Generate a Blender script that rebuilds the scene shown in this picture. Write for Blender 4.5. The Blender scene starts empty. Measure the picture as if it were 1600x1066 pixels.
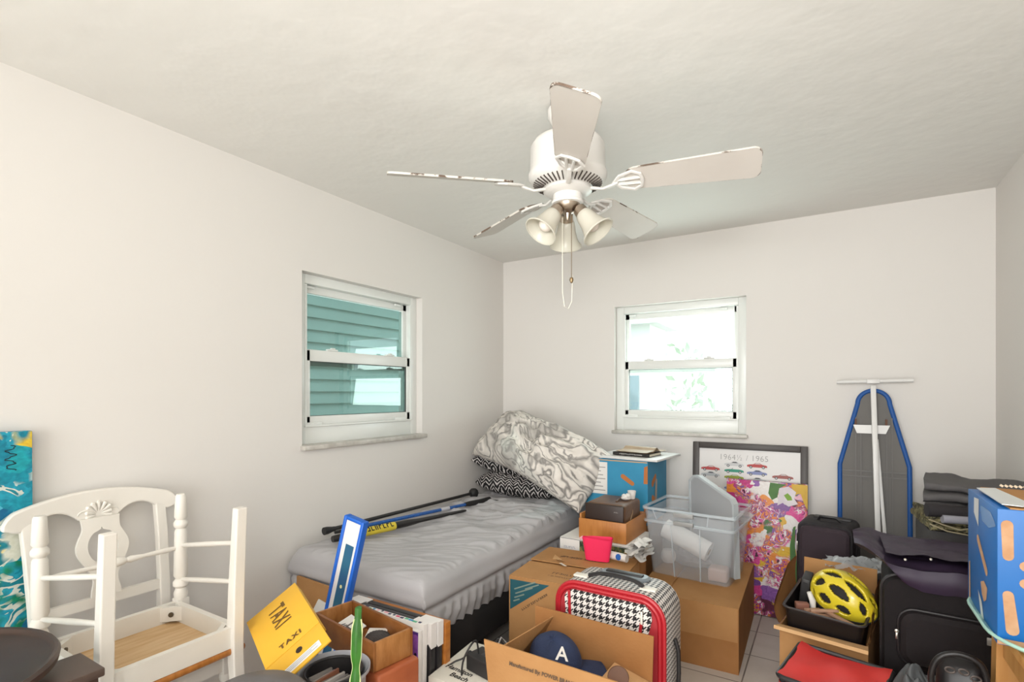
import bpy, bmesh, math, random
from mathutils import Vector, Matrix, Euler, noise
PI = math.pi
random.seed(7)
SC = bpy.context.scene
COL = SC.collection

# ---------------------------------------------------------------- camera, sky, lights, exposure
cam_d = bpy.data.cameras.new('camera')
cam = bpy.data.objects.new('camera', cam_d); COL.objects.link(cam)
cam.location = (0, 0, 1.36)
cam.rotation_euler = (PI/2, 0, math.radians(31.3))
cam_d.sensor_width = 36.0; cam_d.lens = 36.0*814/1600
cam_d.shift_y = 81/1600; cam_d.clip_start = 0.02; cam_d.clip_end = 200
SC.camera = cam
SC.view_settings.view_transform = 'Standard'; SC.view_settings.look = 'None'
SC.view_settings.gamma = 1.0; SC.view_settings.use_curve_mapping = False
SC.view_settings.exposure = 0.36
w = bpy.data.worlds.new('sky'); SC.world = w; w.use_nodes = True
wn = w.node_tree.nodes; bg = wn['Background']
bg.inputs[0].default_value = (0.90, 0.96, 1.0, 1); bg.inputs[1].default_value = 2.4

def area(name, loc, rot, sx, sy, power, col=(1, 1, 1), spread=180):
    d = bpy.data.lights.new(name, 'AREA'); d.shape = 'RECTANGLE'; d.size = sx; d.size_y = sy
    d.energy = power; d.color = col; d.spread = math.radians(spread)
    o = bpy.data.objects.new(name, d); COL.objects.link(o); o.location = loc; o.rotation_euler = rot
    return o
area('rear_fill_light', (-0.8, -2.45, 1.15), (PI/2, 0, 0), 1.9, 1.9, 52, (1.0, 0.98, 0.96))  # added soft fill lamp at the unseen room end behind the camera
area('flash_light', (0.1, -0.35, 1.65), (math.radians(93), 0, math.radians(14)), 0.5, 0.5, 11, (1.0, 0.99, 0.98), 120)
area('ceiling_fill_light', (-0.5, -0.6, 1.85), (math.radians(168), 0, 0), 0.5, 0.5, 14, (1.0, 0.99, 0.975))  # extra lamp aimed upward, added to brighten the ceiling
area('window_daylight', (-0.9, 3.805, 1.53), (math.radians(-100), 0, 0), 0.70, 0.60, 7, (0.90, 1.0, 0.95))
sun_d = bpy.data.lights.new('sun', 'SUN'); sun_d.energy = 2.0; sun_d.angle = 0.02
sun = bpy.data.objects.new('sun', sun_d); COL.objects.link(sun); sun.rotation_euler = (math.radians(30), math.radians(-38), 0)

# ---------------------------------------------------------------- helpers
def lin(c):
    c = c/255.0
    return c/12.92 if c <= 0.04045 else ((c+0.055)/1.055)**2.4
def C(h):
    return (lin(int(h[1:3], 16)), lin(int(h[3:5], 16)), lin(int(h[5:7], 16)), 1.0)

class NT:
    def __init__(s, m): s.t = m.node_tree; s.n = s.t.nodes; s.l = s.t.links
    def new(s, ty, **k):
        n = s.n.new(ty)
        for a, v in k.items(): setattr(n, a, v)
        return n
    def link(s, a, b): s.l.new(a, b)
    def math(s, op, a, b=None):
        n = s.n.new('ShaderNodeMath'); n.operation = op
        for i, v in enumerate((a, b)):
            if v is None: continue
            if isinstance(v, (int, float)): n.inputs[i].default_value = v
            else: s.l.new(v, n.inputs[i])
        return n.outputs[0]
    def ramp(s, fac, stops, interp='LINEAR'):
        n = s.n.new('ShaderNodeValToRGB'); r = n.color_ramp; r.interpolation = interp
        while len(r.elements) < len(stops): r.elements.new(0.5)
        for e, (p, c) in zip(r.elements, stops): e.position = p; e.color = C(c) if isinstance(c, str) else c
        s.l.new(fac, n.inputs[0]); return n.outputs[0]
    def uv(s, scale=(1, 1, 1), rot=(0, 0, 0), src='UV', loc=(0, 0, 0)):
        tc = s.n.new('ShaderNodeTexCoord'); mp = s.n.new('ShaderNodeMapping')
        mp.inputs['Scale'].default_value = scale; mp.inputs['Rotation'].default_value = rot; mp.inputs['Location'].default_value = loc
        s.l.new(tc.outputs[src], mp.inputs[0]); return mp.outputs[0]
    def noise(s, vec, scale, detail=4, dist=0.0, rough=0.5):
        n = s.n.new('ShaderNodeTexNoise'); n.inputs['Scale'].default_value = scale
        n.inputs['Detail'].default_value = detail; n.inputs['Distortion'].default_value = dist; n.inputs['Roughness'].default_value = rough
        s.l.new(vec, n.inputs['Vector']); return n
    def mix(s, fac, a, b, blend='MIX'):
        n = s.n.new('ShaderNodeMix'); n.data_type = 'RGBA'; n.blend_type = blend
        for i, v in ((0, fac), (6, a), (7, b)):
            if isinstance(v, (int, float, tuple)): n.inputs[i].default_value = v
            else: s.l.new(v, n.inputs[i])
        return n.outputs[2]

_mats = {}
def mat(name, col='#ffffff', rough=0.6, metal=0.0, var=0.0, vscale=6, bump=0.0, bscale=60, col2=None, stretch=(1, 1, 1),
        spec=0.5, alpha=1.0, trans=0.0, sub=0.0, coat=0.0, src='UV', detail=4):
    if name in _mats: return _mats[name]
    m = bpy.data.materials.new(name); m.use_nodes = True; _mats[name] = m
    t = NT(m); b = t.n['Principled BSDF']
    b.inputs['Base Color'].default_value = C(col); b.inputs['Roughness'].default_value = rough
    b.inputs['Metallic'].default_value = metal; b.inputs['Specular IOR Level'].default_value = spec
    b.inputs['Alpha'].default_value = alpha; b.inputs['Transmission Weight'].default_value = trans
    b.inputs['Coat Weight'].default_value = coat
    m.diffuse_color = C(col)
    if var or col2:
        v = t.uv(stretch, src=src); n = t.noise(v, vscale, detail)
        c1 = C(col); c2 = C(col2) if col2 else tuple(x*(1-var) for x in c1[:3])+(1,)
        t.link(t.ramp(n.outputs[0], [(0.35, c1), (0.68, c2)]), b.inputs['Base Color'])
    if bump:
        v = t.uv(stretch, src=src); n = t.noise(v, bscale, 3)
        bp = t.new('ShaderNodeBump'); bp.inputs['Strength'].default_value = bump; bp.inputs['Distance'].default_value = 0.01
        t.link(n.outputs[0], bp.inputs['Height']); t.link(bp.outputs[0], b.inputs['Normal'])
    return m

def MX(loc=(0, 0, 0), rot=(0, 0, 0), deg=False):
    if deg: rot = tuple(math.radians(a) for a in rot)
    return Matrix.Translation(Vector(loc)) @ Euler(rot).to_matrix().to_4x4()
def frame_mx(o, x, y):
    """matrix whose x, y axes run along the given vectors, z = their cross product"""
    x = Vector(x).normalized(); y = Vector(y); y = (y-x*y.dot(x)).normalized(); z = x.cross(y)
    m = Matrix.Identity(4)
    for i in range(3): m[i][0] = x[i]; m[i][1] = y[i]; m[i][2] = z[i]; m[i][3] = o[i]
    return m

class MB:
    def __init__(s, mx=None): s.v = []; s.f = []; s.m = []; s.sm = []; s.mx = mx
    def add(s, vs, fs, mi=0, smooth=False, mx=None):
        o = len(s.v)
        for p in vs:
            p = Vector(p)
            if mx is not None: p = mx @ p
            if s.mx is not None: p = s.mx @ p
            s.v.append(p)
        for f in fs:
            s.f.append(tuple(i+o for i in f)); s.m.append(mi); s.sm.append(smooth)
        return s
    def bm(s, b, mi=0, smooth=False, mx=None):
        b.verts.index_update()
        s.add([v.co.copy() for v in b.verts], [[v.index for v in f.verts] for f in b.faces], mi, smooth, mx); b.free(); return s
    def box(s, c, size, mi=0, rot=(0, 0, 0), bev=0.0, seg=2, mx=None, smooth=False):
        b = bmesh.new(); bmesh.ops.create_cube(b, size=1)
        for v in b.verts: v.co = Vector((v.co.x*size[0], v.co.y*size[1], v.co.z*size[2]))
        if bev: bmesh.ops.bevel(b, geom=list(b.edges), offset=min(bev, min(size)*0.49), segments=seg, affect='EDGES', profile=0.5)
        m = MX(c, rot); m = (mx @ m) if mx is not None else m
        return s.bm(b, mi, bool(bev) or smooth, m)
    def wedge(s, pts8, mi=0, mx=None):
        """eight corners: bottom four then top four, same winding"""
        return s.add(pts8, [(3, 2, 1, 0), (4, 5, 6, 7), (0, 1, 5, 4), (1, 2, 6, 5), (2, 3, 7, 6), (3, 0, 4, 7)], mi, False, mx)
    def bar(s, p0, p1, w, h, mi=0, up=(0, 0, 1), bev=0.0):
        p0 = Vector(p0); p1 = Vector(p1); d = p1-p0; up = Vector(up)
        if abs(d.normalized().dot(up)) > 0.98: up = Vector((0, 1, 0))
        m = frame_mx((p0+p1)/2, d, up)
        return s.box((0, 0, 0), (d.length, w, h), mi, mx=m, bev=bev)
    def tube(s, pts, r, n=10, mi=0, caps=True, closed=False, flat=1.0, mx=None):
        pts = [Vector(p) for p in pts]; k = len(pts); rs = r if isinstance(r, (list, tuple)) else [r]*k
        vs = []; fs = []; prev = None
        for i, p in enumerate(pts):
            if closed: t = pts[(i+1) % k]-pts[i-1]
            else: t = pts[min(i+1, k-1)]-pts[max(i-1, 0)]
            t.normalize()
            if prev is None:
                a = Vector((0, 0, 1)) if abs(t.z) < 0.9 else Vector((1, 0, 0))
                u = (a-t*a.dot(t)).normalized()
            else:
                u = prev-t*prev.dot(t); u = u.normalized() if u.length > 1e-6 else t.orthogonal().normalized()
            prev = u; q = t.cross(u)
            for j in range(n):
                a = 2*PI*j/n; vs.append(p+(u*math.cos(a)*flat+q*math.sin(a))*rs[i])
        rr = range(k) if closed else range(k-1)
        for i in rr:
            i2 = (i+1) % k
            for j in range(n):
                j2 = (j+1) % n; fs.append((i*n+j, i*n+j2, i2*n+j2, i2*n+j))
        s.add(vs, fs, mi, True, mx)
        if caps and not closed:
            s.add(vs[:n], [tuple(range(n))[::-1]], mi, False, mx); s.add(vs[-n:], [tuple(range(n))], mi, False, mx)
        return s
    def cyl(s, p0, p1, r0, r1=None, n=20, mi=0): return s.tube([p0, p1], [r0, r0 if r1 is None else r1], n, mi)
    def lathe(s, prof, n=28, c=(0, 0, 0), mi=0, mx=None, flute=0, famp=0.0):
        vs = []; fs = []; k = len(prof)
        for (r, z) in prof:
            for j in range(n):
                a = 2*PI*j/n; rr = r*(1+famp*math.cos(flute*a)) if flute else r
                vs.append((c[0]+rr*math.cos(a), c[1]+rr*math.sin(a), c[2]+z))
        for i in range(k-1):
            for j in range(n):
                j2 = (j+1) % n; fs.append((i*n+j, i*n+j2, (i+1)*n+j2, (i+1)*n+j))
        return s.add(vs, fs, mi, True, mx)
    def turned(s, p0, p1, prof, n=16, mi=0):
        """lathe along p0->p1; prof = [(t 0..1, r)]"""
        p0 = Vector(p0); p1 = Vector(p1)
        return s.tube([p0.lerp(p1, t) for t, r in prof], [r for t, r in prof], n, mi)
    def prism(s, poly, h, mi=0, mx=None, side=None):
        n = len(poly); vs = [(x, y, 0) for x, y in poly]+[(x, y, h) for x, y in poly]
        s.add(vs, [tuple(range(n))[::-1], tuple(range(n, 2*n))], mi, False, mx)
        return s.add(vs, [(i, (i+1) % n, n+(i+1) % n, n+i) for i in range(n)], mi if side is None else side, False, mx)
    def grid(s, fn, nu, nv, mi=0, smooth=True, cu=False, mx=None):
        vs = [fn(i/nu, j/nv) for j in range(nv+1) for i in range(nu+(0 if cu else 1))]; W = nu+(0 if cu else 1); fs = []
        for j in range(nv):
            for i in range(nu):
                i2 = (i+1) % W; fs.append((j*W+i, j*W+i2, (j+1)*W+i2, (j+1)*W+i))
        return s.add(vs, fs, mi, smooth, mx)
    def strip(s, a, b, th, off, mi=0, mx=None):
        """slab between two point rows a and b with thickness vector off*th"""
        off = Vector(off).normalized()*th; n = len(a)
        vs = [Vector(p) for p in a]+[Vector(p) for p in b]+[Vector(p)+off for p in a]+[Vector(p)+off for p in b]; fs = []
        for i in range(n-1):
            fs += [(i, i+1, n+i+1, n+i), (2*n+i, 3*n+i, 3*n+i+1, 2*n+i+1), (i, 2*n+i, 2*n+i+1, i+1), (n+i, n+i+1, 3*n+i+1, 3*n+i)]
        fs += [(0, n, 3*n, 2*n), (n-1, 3*n-1, 4*n-1, 2*n-1)]
        return s.add(vs, fs, mi, True, mx)
    def text(s, txt, size, mx, mi=0, sx=1.0, align='CENTER', weight=0.0, spacing=1.0):
        cu = bpy.data.curves.new('lettering', 'FONT'); cu.body = txt; cu.size = size; cu.align_x = align; cu.align_y = 'CENTER'
        cu.offset = weight; cu.space_character = spacing; cu.resolution_u = 3
        o = bpy.data.objects.new('lettering', cu); COL.objects.link(o)
        me = bpy.data.meshes.new_from_object(o.evaluated_get(bpy.context.evaluated_depsgraph_get()))
        s.add([(v.co.x*sx, v.co.y, 0) for v in me.vertices], [tuple(p.vertices) for p in me.polygons], mi, False, mx)
        bpy.data.objects.remove(o); bpy.data.curves.remove(cu); bpy.data.meshes.remove(me); return s
    def scribble(s, mx, w, h, n, mi=0, seed=1, lift=0.0006, th=0.16):
        """unreadable small print: n letter-like marks in a row, centred"""
        R = random.Random(seed); cw = w/n
        for i in range(n):
            x = -w/2+cw*(i+0.5); k = R.randrange(4); t_ = h*th; hw = cw*0.34
            if k in (0, 1, 3): s.add([(x-hw, -h/2, lift), (x-hw+t_, -h/2, lift), (x-hw+t_, h/2, lift), (x-hw, h/2, lift)], [(0, 1, 2, 3)], mi, False, mx)
            if k in (1, 2): s.add([(x-hw, h/2-t_, lift), (x+hw, h/2-t_, lift), (x+hw, h/2, lift), (x-hw, h/2, lift)], [(0, 1, 2, 3)], mi, False, mx)
            if k in (0, 2): s.add([(x-hw, -h/2, lift), (x+hw, -h/2, lift), (x+hw, -h/2+t_, lift), (x-hw, -h/2+t_, lift)], [(0, 1, 2, 3)], mi, False, mx)
            if k in (2, 3): s.add([(x+hw-t_, -h/2, lift), (x+hw, -h/2, lift), (x+hw, h/2, lift), (x+hw-t_, h/2, lift)], [(0, 1, 2, 3)], mi, False, mx)
        return s
    def decal(s, pts, mx, mi=0, lift=0.0006):
        n = len(pts); return s.add([(x, y, lift) for x, y in pts], [tuple(range(n))], mi, False, mx)
    def build(s, name, mats, parent=None, label=None, bev=0.0, bseg=2, sharp=40, **kw):
        me = bpy.data.meshes.new(name)
        me.from_pydata([tuple(p) for p in s.v], [], s.f)
        if not isinstance(mats, (list, tuple)): mats = [mats]
        for m in mats: me.materials.append(m)
        me.polygons.foreach_set('material_index', s.m); me.polygons.foreach_set('use_smooth', s.sm)
        uv = me.uv_layers.new(name='UVMap').data; me.update()
        vc = me.vertices
        for p in me.polygons:
            nx, ny, nz = (abs(c) for c in p.normal)
            for li, vi in zip(p.loop_indices, p.vertices):
                c = vc[vi].co
                uv[li].uv = (c.x, c.y) if nz >= nx and nz >= ny else ((c.x, c.z) if ny >= nx else (c.y, c.z))
        if any(s.sm): me.set_sharp_from_angle(angle=math.radians(sharp))
        o = bpy.data.objects.new(name, me); COL.objects.link(o)
        if parent: o.parent = parent
        if bev:
            md = o.modifiers.new('edge', 'BEVEL'); md.width = bev; md.segments = bseg; md.limit_method = 'ANGLE'; md.angle_limit = math.radians(35)
        if label: o['label'] = label
        for k, v in kw.items(): o[k] = v
        return o

def thing(name, label, cat, loc=(0, 0, 0), rz=0.0, group=None, rot=None):
    o = bpy.data.objects.new(name, None); COL.objects.link(o); o.empty_display_size = 0.05
    o.location = loc; o.rotation_euler = rot if rot else (0, 0, rz); o['label'] = label; o['category'] = cat
    if group: o['group'] = group
    return o
def one(o, label, cat, group=None, loc=None, rot=None):
    o['label'] = label; o['category'] = cat
    if group: o['group'] = group
    if loc: o.location = loc
    if rot: o.rotation_euler = rot
    return o
def dup(root, label=None, loc=None, rot=None, group=None, name=None):
    r = root.copy(); COL.objects.link(r)
    if label: r['label'] = label
    if loc: r.location = loc
    if rot: r.rotation_euler = rot
    if group: r['group'] = group
    for ch in [o for o in COL.objects if o.parent == root]:
        c = ch.copy(); COL.objects.link(c); c.parent = r
        for g in [o for o in COL.objects if o.parent == ch]:
            d = g.copy(); COL.objects.link(d); d.parent = c
    return r
def curve(pts, k=6):
    P = [Vector(p) for p in pts]; out = []
    for i in range(len(P)-1):
        a, b, c, d = P[max(i-1, 0)], P[i], P[i+1], P[min(i+2, len(P)-1)]
        for j in range(k):
            t = j/k; out.append(0.5*((2*b)+(c-a)*t+(2*a-5*b+4*c-d)*t*t+(3*b-a-3*c+d)*t**3))
    return out+[P[-1]]
def fbm(x, y, z=0.0, sc=1.0, o=3):
    t = 0; a = 1
    for i in range(o): t += a*noise.noise(Vector((x*sc, y*sc, z*sc))); sc *= 2.1; a *= 0.5
    return t
def ridge(x, y, z, sc): return 1-abs(noise.noise(Vector((x*sc, y*sc, z*sc))))*2

# ---------------------------------------------------------------- room (X along the back wall, Y into depth)
XL, XR, YB, YF, ZC = -2.31, 0.75, 3.66, -2.60, 2.44
W1 = (1.725, 2.65, 1.065, 1.99)     # window in the left wall: y0 y1 z0 z1
W2 = (-1.345, -0.455, 1.065, 1.99)  # window in the back wall: x0 x1 z0 z1
m_wall = mat('wall_paint', '#e3dfda', 0.7, bump=0.12, bscale=9, spec=0.25, src='Object')
m_ceil = mat('ceiling_paint', '#e6e4df', 0.62, bump=0.55, bscale=7, spec=0.3, src='Object', detail=6)
m_trimw = mat('white_window_paint', '#e9e9e4', 0.4)
m_alu = mat('white_aluminium', '#e6e8e4', 0.3)
def tile_mat():
    m = bpy.data.materials.new('floor_tile'); m.use_nodes = True; t = NT(m); b = t.n['Principled BSDF']
    v = t.uv((1, 1, 1), loc=(0.045, 0.10, 0))
    br = t.new('ShaderNodeTexBrick'); br.offset = 0.0; br.squash = 1.0
    for k, x in (('Scale', 1.0), ('Mortar Size', 0.0035), ('Mortar Smooth', 0.1), ('Brick Width', 0.305), ('Row Height', 0.305), ('Bias', 0.0)): br.inputs[k].default_value = x
    br.inputs['Color1'].default_value = C('#d6cfc6'); br.inputs['Color2'].default_value = C('#cfc8bf'); br.inputs['Mortar'].default_value = C('#6e665f')
    t.link(v, br.inputs['Vector']); n = t.noise(v, 9, 5)
    c = t.mix(t.ramp(n.outputs[0], [(0.4, (0, 0, 0, 1)), (0.8, (0.5, 0.5, 0.5, 1))]), br.outputs[0], C('#bdb4a9'))
    t.link(c, b.inputs['Base Color']); b.inputs['Roughness'].default_value = 0.35
    return m
def struct(mb, name, mats, parent=None, **k):
    o = mb.build(name, mats, parent, **k)
    if parent is None: o['kind'] = 'structure'
    return o
struct(MB().box(((XL+XR)/2, (YF+YB)/2, -0.05), (XR-XL+0.4, YB-YF+0.4, 0.1)), 'floor', tile_mat())
struct(MB().box(((XL+XR)/2, (YF+YB)/2, ZC+0.05), (XR-XL+0.4, YB-YF+0.4, 0.1)), 'ceiling', m_ceil)
TW = 0.16
b = MB(); x = XL-TW/2
b.box((x, (YF-TW+W1[0])/2, ZC/2), (TW, W1[0]-YF+TW, ZC)); b.box((x, (YB+TW+W1[1])/2, ZC/2), (TW, YB+TW-W1[1], ZC))
b.box((x, (W1[0]+W1[1])/2, W1[2]/2), (TW, W1[1]-W1[0], W1[2])); b.box((x, (W1[0]+W1[1])/2, (W1[3]+ZC)/2), (TW, W1[1]-W1[0], ZC-W1[3]))
struct(b, 'wall_left', m_wall)
b = MB(); y = YB+TW/2
b.box(((XL+W2[0])/2, y, ZC/2), (W2[0]-XL, TW, ZC)); b.box(((XR+W2[1])/2, y, ZC/2), (XR-W2[1], TW, ZC))
b.box(((W2[0]+W2[1])/2, y, W2[2]/2), (W2[1]-W2[0], TW, W2[2])); b.box(((W2[0]+W2[1])/2, y, (W2[3]+ZC)/2), (W2[1]-W2[0], TW, ZC-W2[3]))
struct(b, 'wall_back', m_wall)
struct(MB().box((XR+TW/2, (YF+YB)/2, ZC/2), (TW, YB-YF+2*TW, ZC)), 'wall_right', m_wall)
b = MB(); y = YF-TW/2
b.box(((XL-1.8)/2, y, ZC/2), (-1.8-XL, TW, ZC)); b.box(((XR+0.2)/2, y, ZC/2), (XR-0.2, TW, ZC)); b.box((-0.8, y, (2.1+ZC)/2), (2.0, TW, ZC-2.1))
struct(b, 'wall_front', m_wall)

def glass_mat(name, tint, refl, rough=0.0):
    m = bpy.data.materials.new(name); m.use_nodes = True; t = NT(m); t.n.clear()
    o = t.new('ShaderNodeOutputMaterial'); tr = t.new('ShaderNodeBsdfTransparent'); gl = t.new('ShaderNodeBsdfGlossy'); mx = t.new('ShaderNodeMixShader')
    tr.inputs[0].default_value = tint; gl.inputs['Roughness'].default_value = rough; gl.inputs[0].default_value = (0.90, 1.0, 0.95, 1)
    lw = t.new('ShaderNodeFresnel'); lw.inputs[0].default_value = 1.5
    geo = t.new('ShaderNodeNewGeometry'); f = t.math('ADD', t.math('MULTIPLY', lw.outputs[0], refl), refl*0.04)
    t.link(t.math('MULTIPLY', f, t.math('SUBTRACT', 1.0, geo.outputs['Backfacing'])), mx.inputs[0])
    t.link(tr.outputs[0], mx.inputs[1]); t.link(gl.outputs[0], mx.inputs[2]); t.link(mx.outputs[0], o.inputs[0]); return m
g_left = glass_mat('tinted_green_glass', (0.46, 0.56, 0.54, 1), 1.05)
g_back = glass_mat('clear_window_glass', (0.93, 0.97, 0.97, 1), 0.8)
m_gasket = mat('dark_gasket', '#4b4f4c', 0.6)
m_marble = mat('grey_marble_sill', '#d0ccc4', 0.35, col2='#a9a49c', vscale=14)

def window(num, mx, W, H, glass):
    """mx maps local x along the window (0..W), y outward, z up (0..H)"""
    fr = MB(mx)
    for (x0, x1, z0, z1) in ((0, 0.055, 0, H), (W-0.055, W, 0, H), (0.055, W-0.055, H-0.05, H), (0.055, W-0.055, 0.012, 0.115)):
        fr.box(((x0+x1)/2, 0.105, (z0+z1)/2), (x1-x0, 0.11, z1-z0), bev=0.003)
    fr.box((W/2, 0.044, 0.118), (W-0.10, 0.012, 0.010), bev=0.002)
    for x in (0.06, W-0.06): fr.box((x, 0.052, H/2+0.03), (0.012, 0.01, H-0.17))
    root = struct(fr, 'window_%d' % num, m_alu)
    zm = H*0.535
    up = MB(mx)
    for (x0, x1, z0, z1) in ((0.055, 0.085, zm-0.01, H-0.05), (W-0.085, W-0.055, zm-0.01, H-0.05), (0.055, W-0.055, H-0.09, H-0.05), (0.055, W-0.055, zm-0.055, zm+0.02)):
        up.box(((x0+x1)/2, 0.105, (z0+z1)/2), (x1-x0, 0.026, z1-z0), bev=0.002)
    u = up.build('sash', m_alu, root, label='upper white window sash')
    MB(mx).box((W/2, 0.108, (zm+H-0.09)/2), (W-0.16, 0.004, H-0.09-zm-0.01)).build('pane', glass, u)
    lo = MB(mx)
    for (x0, x1, z0, z1) in ((0.058, 0.09, 0.12, zm+0.03), (W-0.09, W-0.058, 0.12, zm+0.03), (0.058, W-0.058, 0.12, 0.17), (0.045, W-0.045, zm-0.03, zm+0.032)):
        lo.box(((x0+x1)/2, 0.068, (z0+z1)/2), (x1-x0, 0.030, z1-z0), bev=0.003)
    l = lo.build('sash', m_alu, root, label='lower white window sash')
    MB(mx).box((W/2, 0.074, (0.16+zm-0.02)/2), (W-0.17, 0.004, zm-0.02-0.16)).build('pane', glass, l)
    gk = MB(mx)
    for z in (0.171, zm-0.031): gk.box((W/2, 0.066, z), (W-0.18, 0.012, 0.003))
    for x in (0.0915, W-0.0915): gk.box((x, 0.066, (0.17+zm-0.03)/2), (0.003, 0.012, zm-0.2))
    gk.build('gasket', m_gasket, l)
    for x in (0.24, W-0.24):
        MB(mx).box((x, 0.062, zm+0.037), (0.07, 0.022, 0.010), bev=0.003).box((x, 0.055, zm+0.045), (0.03, 0.012, 0.008), bev=0.003).build('latch', m_alu, l)
    for x in (0.11, W-0.15):
        MB(mx).box((x, 0.050, 0.128), (0.10, 0.010, 0.018), bev=0.003).build('latch', m_alu, root)
        MB(mx).box((x, 0.080, H-0.062), (0.05, 0.014, 0.014), bev=0.003).build('latch', m_alu, root)
    MB(mx).box((W/2, 0.012, 0.012), (W+0.02, 0.10, 0.024), bev=0.004).build('window_sill', m_marble, root)
    return root
mw1 = frame_mx((XL, W1[1], W1[2]), (0, -1, 0), (-1, 0, 0)); 
mw1 = Matrix(((0, -1, 0, XL), (-1, 0, 0, W1[1]), (0, 0, 1, W1[2]), (0, 0, 0, 1))); 
mw1 = Matrix(((0, -1, 0, XL), (1, 0, 0, W1[0]), (0, 0, 1, W1[2]), (0, 0, 0, 1)))
window(1, mw1, W1[1]-W1[0], W1[3]-W1[2], g_left)
mw2 = Matrix(((1, 0, 0, W2[0]), (0, 1, 0, YB), (0, 0, 1, W2[2]), (0, 0, 0, 1)))
window(2, mw2, W2[1]-W2[0], W2[3]-W2[2], g_back)

# outside: ground, neighbouring house with lap siding, hedge, white fence
o = struct(MB().box((-2, 8, -0.25), (40, 30, 0.1)), 'ground', mat('pale_paving', '#cfcfc4', 0.9, col2='#b7bda6', vscale=2))
b = MB()
for i in range(26):
    z = 0.0+i*0.125
    b.wedge([(-4.7, -3, z), (-4.45, -3, z), (-4.45, 7.0, z), (-4.7, 7.0, z), (-4.7, -3, z+0.125), (-4.49, -3, z+0.125), (-4.49, 7.0, z+0.125), (-4.7, 7.0, z+0.125)])
nb = thing('neighbour_house', 'sea green house wall of overlapping boards seen through the tinted side window', 'house')
b.build('siding', mat('sea_green_siding', '#c5d6d2', 0.6, var=0.10, vscale=3), nb)
MB().box((-4.3, 2.0, 3.32), (0.8, 10.0, 0.12)).build('eave', mat('eave_paint', '#9fc4bd', 0.6), nb)
hg = MB(); R = random.Random(3)
for i in range(2600):
    x = R.uniform(-5.0, 3.0); y = R.uniform(8.2, 9.4); z = R.uniform(-0.2, 1.85+0.35*math.sin(x*2.1)); s = R.uniform(0.05, 0.13)
    a = Vector((R.uniform(-1, 1), R.uniform(-1, 1), R.uniform(-1, 1))).normalized(); c = a.orthogonal().normalized(); d = a.cross(c)
    p = Vector((x, y, z)); hg.add([p-a*s, p+c*s*0.4, p+a*s, p-c*s*0.4], [(0, 1, 2, 3)], 0)
o = hg.build('hedge', mat('pale_hedge_leaves', '#a9b9a4', 0.7, col2='#cfd8c8', vscale=3))
one(o, 'pale leafy garden hedge outside the back window', 'hedge'); o['kind'] = 'stuff'
b = MB(MX((1.15, 0, 0))); b.box((-4.25, 7.5, 1.15), (2.0, 0.8, 2.3))
b.wedge([(-5.35, 6.9, 2.3), (-3.1, 6.9, 2.3), (-3.1, 8.1, 2.3), (-5.35, 8.1, 2.3), (-5.35, 7.4, 2.9), (-3.4, 7.4, 2.9), (-3.4, 7.6, 2.9), (-5.35, 7.6, 2.9)], 1)
b.box((-3.7, 7.08, 1.3), (0.6, 0.04, 0.6), 2)
o = one(b.build('garden_shed', [mat('white_render', '#e8e8e6', 0.8), mat('white_roof', '#dcdcdc', 0.7), mat('shed_window', '#8fa0a8', 0.3)]), 'white outbuilding with a low pitched roof beyond the back window', 'shed')

# ---------------------------------------------------------------- ceiling fan
m_fan = mat('fan_white_enamel', '#e0ddd8', 0.35)
m_fdark = mat('fan_vent_dark', '#4d4540', 0.8)
m_blade = mat('fan_blade_white', '#d9d3cb', 0.5, col2='#cfc8c0', vscale=3)
def chipped():
    m = bpy.data.materials.new('chipped_edge'); m.use_nodes = True; t = NT(m); n = t.noise(t.uv(src='Object'), 10, 8, 0.6, 0.7)
    t.link(t.ramp(n.outputs[0], [(0.51, '#d5cfc6'), (0.55, '#5d4c3f'), (0.68, '#7b685a')], 'LINEAR'), t.n['Principled BSDF'].inputs['Base Color'])
    t.n['Principled BSDF'].inputs['Roughness'].default_value = 0.8; return m
m_chip = chipped()
m_nickel = mat('brushed_nickel', '#b3a596', 0.3, 1.0)
m_brass = mat('dull_brass', '#8a7558', 0.4, 1.0)
def frosted(name, col, tr=0.55):
    m = bpy.data.materials.new(name); m.use_nodes = True; t = NT(m); t.n.clear(); o = t.new('ShaderNodeOutputMaterial')
    a = t.new('ShaderNodeBsdfTranslucent'); b = t.new('ShaderNodeBsdfPrincipled'); mx = t.new('ShaderNodeMixShader')
    a.inputs[0].default_value = C(col); b.inputs['Base Color'].default_value = C(col); b.inputs['Roughness'].default_value = 0.25; mx.inputs[0].default_value = tr
    t.link(a.outputs[0], mx.inputs[1]); t.link(b.outputs[0], mx.inputs[2]); t.link(mx.outputs[0], o.inputs[0]); return m
m_shade = frosted('frosted_glass_shade', '#ebe8dd')
m_bulb = mat('bulb_white', '#ece2d8', 0.3)
FX, FY, FZ = -0.845, 1.795, 2.12
fan = thing('ceiling_fan', 'white five blade ceiling fan with peeling blade edges and three frosted glass lights', 'ceiling fan', (FX, FY, FZ))
MB().lathe([(0.0, 0.31), (0.075, 0.31), (0.075, 0.285), (0.055, 0.25), (0.03, 0.235), (0.02, 0.22), (0.02, 0.17)], 32).build('canopy', m_fan, fan)
MB().lathe([(0.0, 0.215), (0.05, 0.215), (0.10, 0.200), (0.128, 0.185), (0.140, 0.165), (0.142, 0.075), (0.148, 0.065), (0.148, 0.052), (0.140, 0.040), (0.125, 0.028), (0.085, 0.012), (0.0, 0.012)], 48).build('motor_housing', m_fan, fan)
b = MB()
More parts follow.
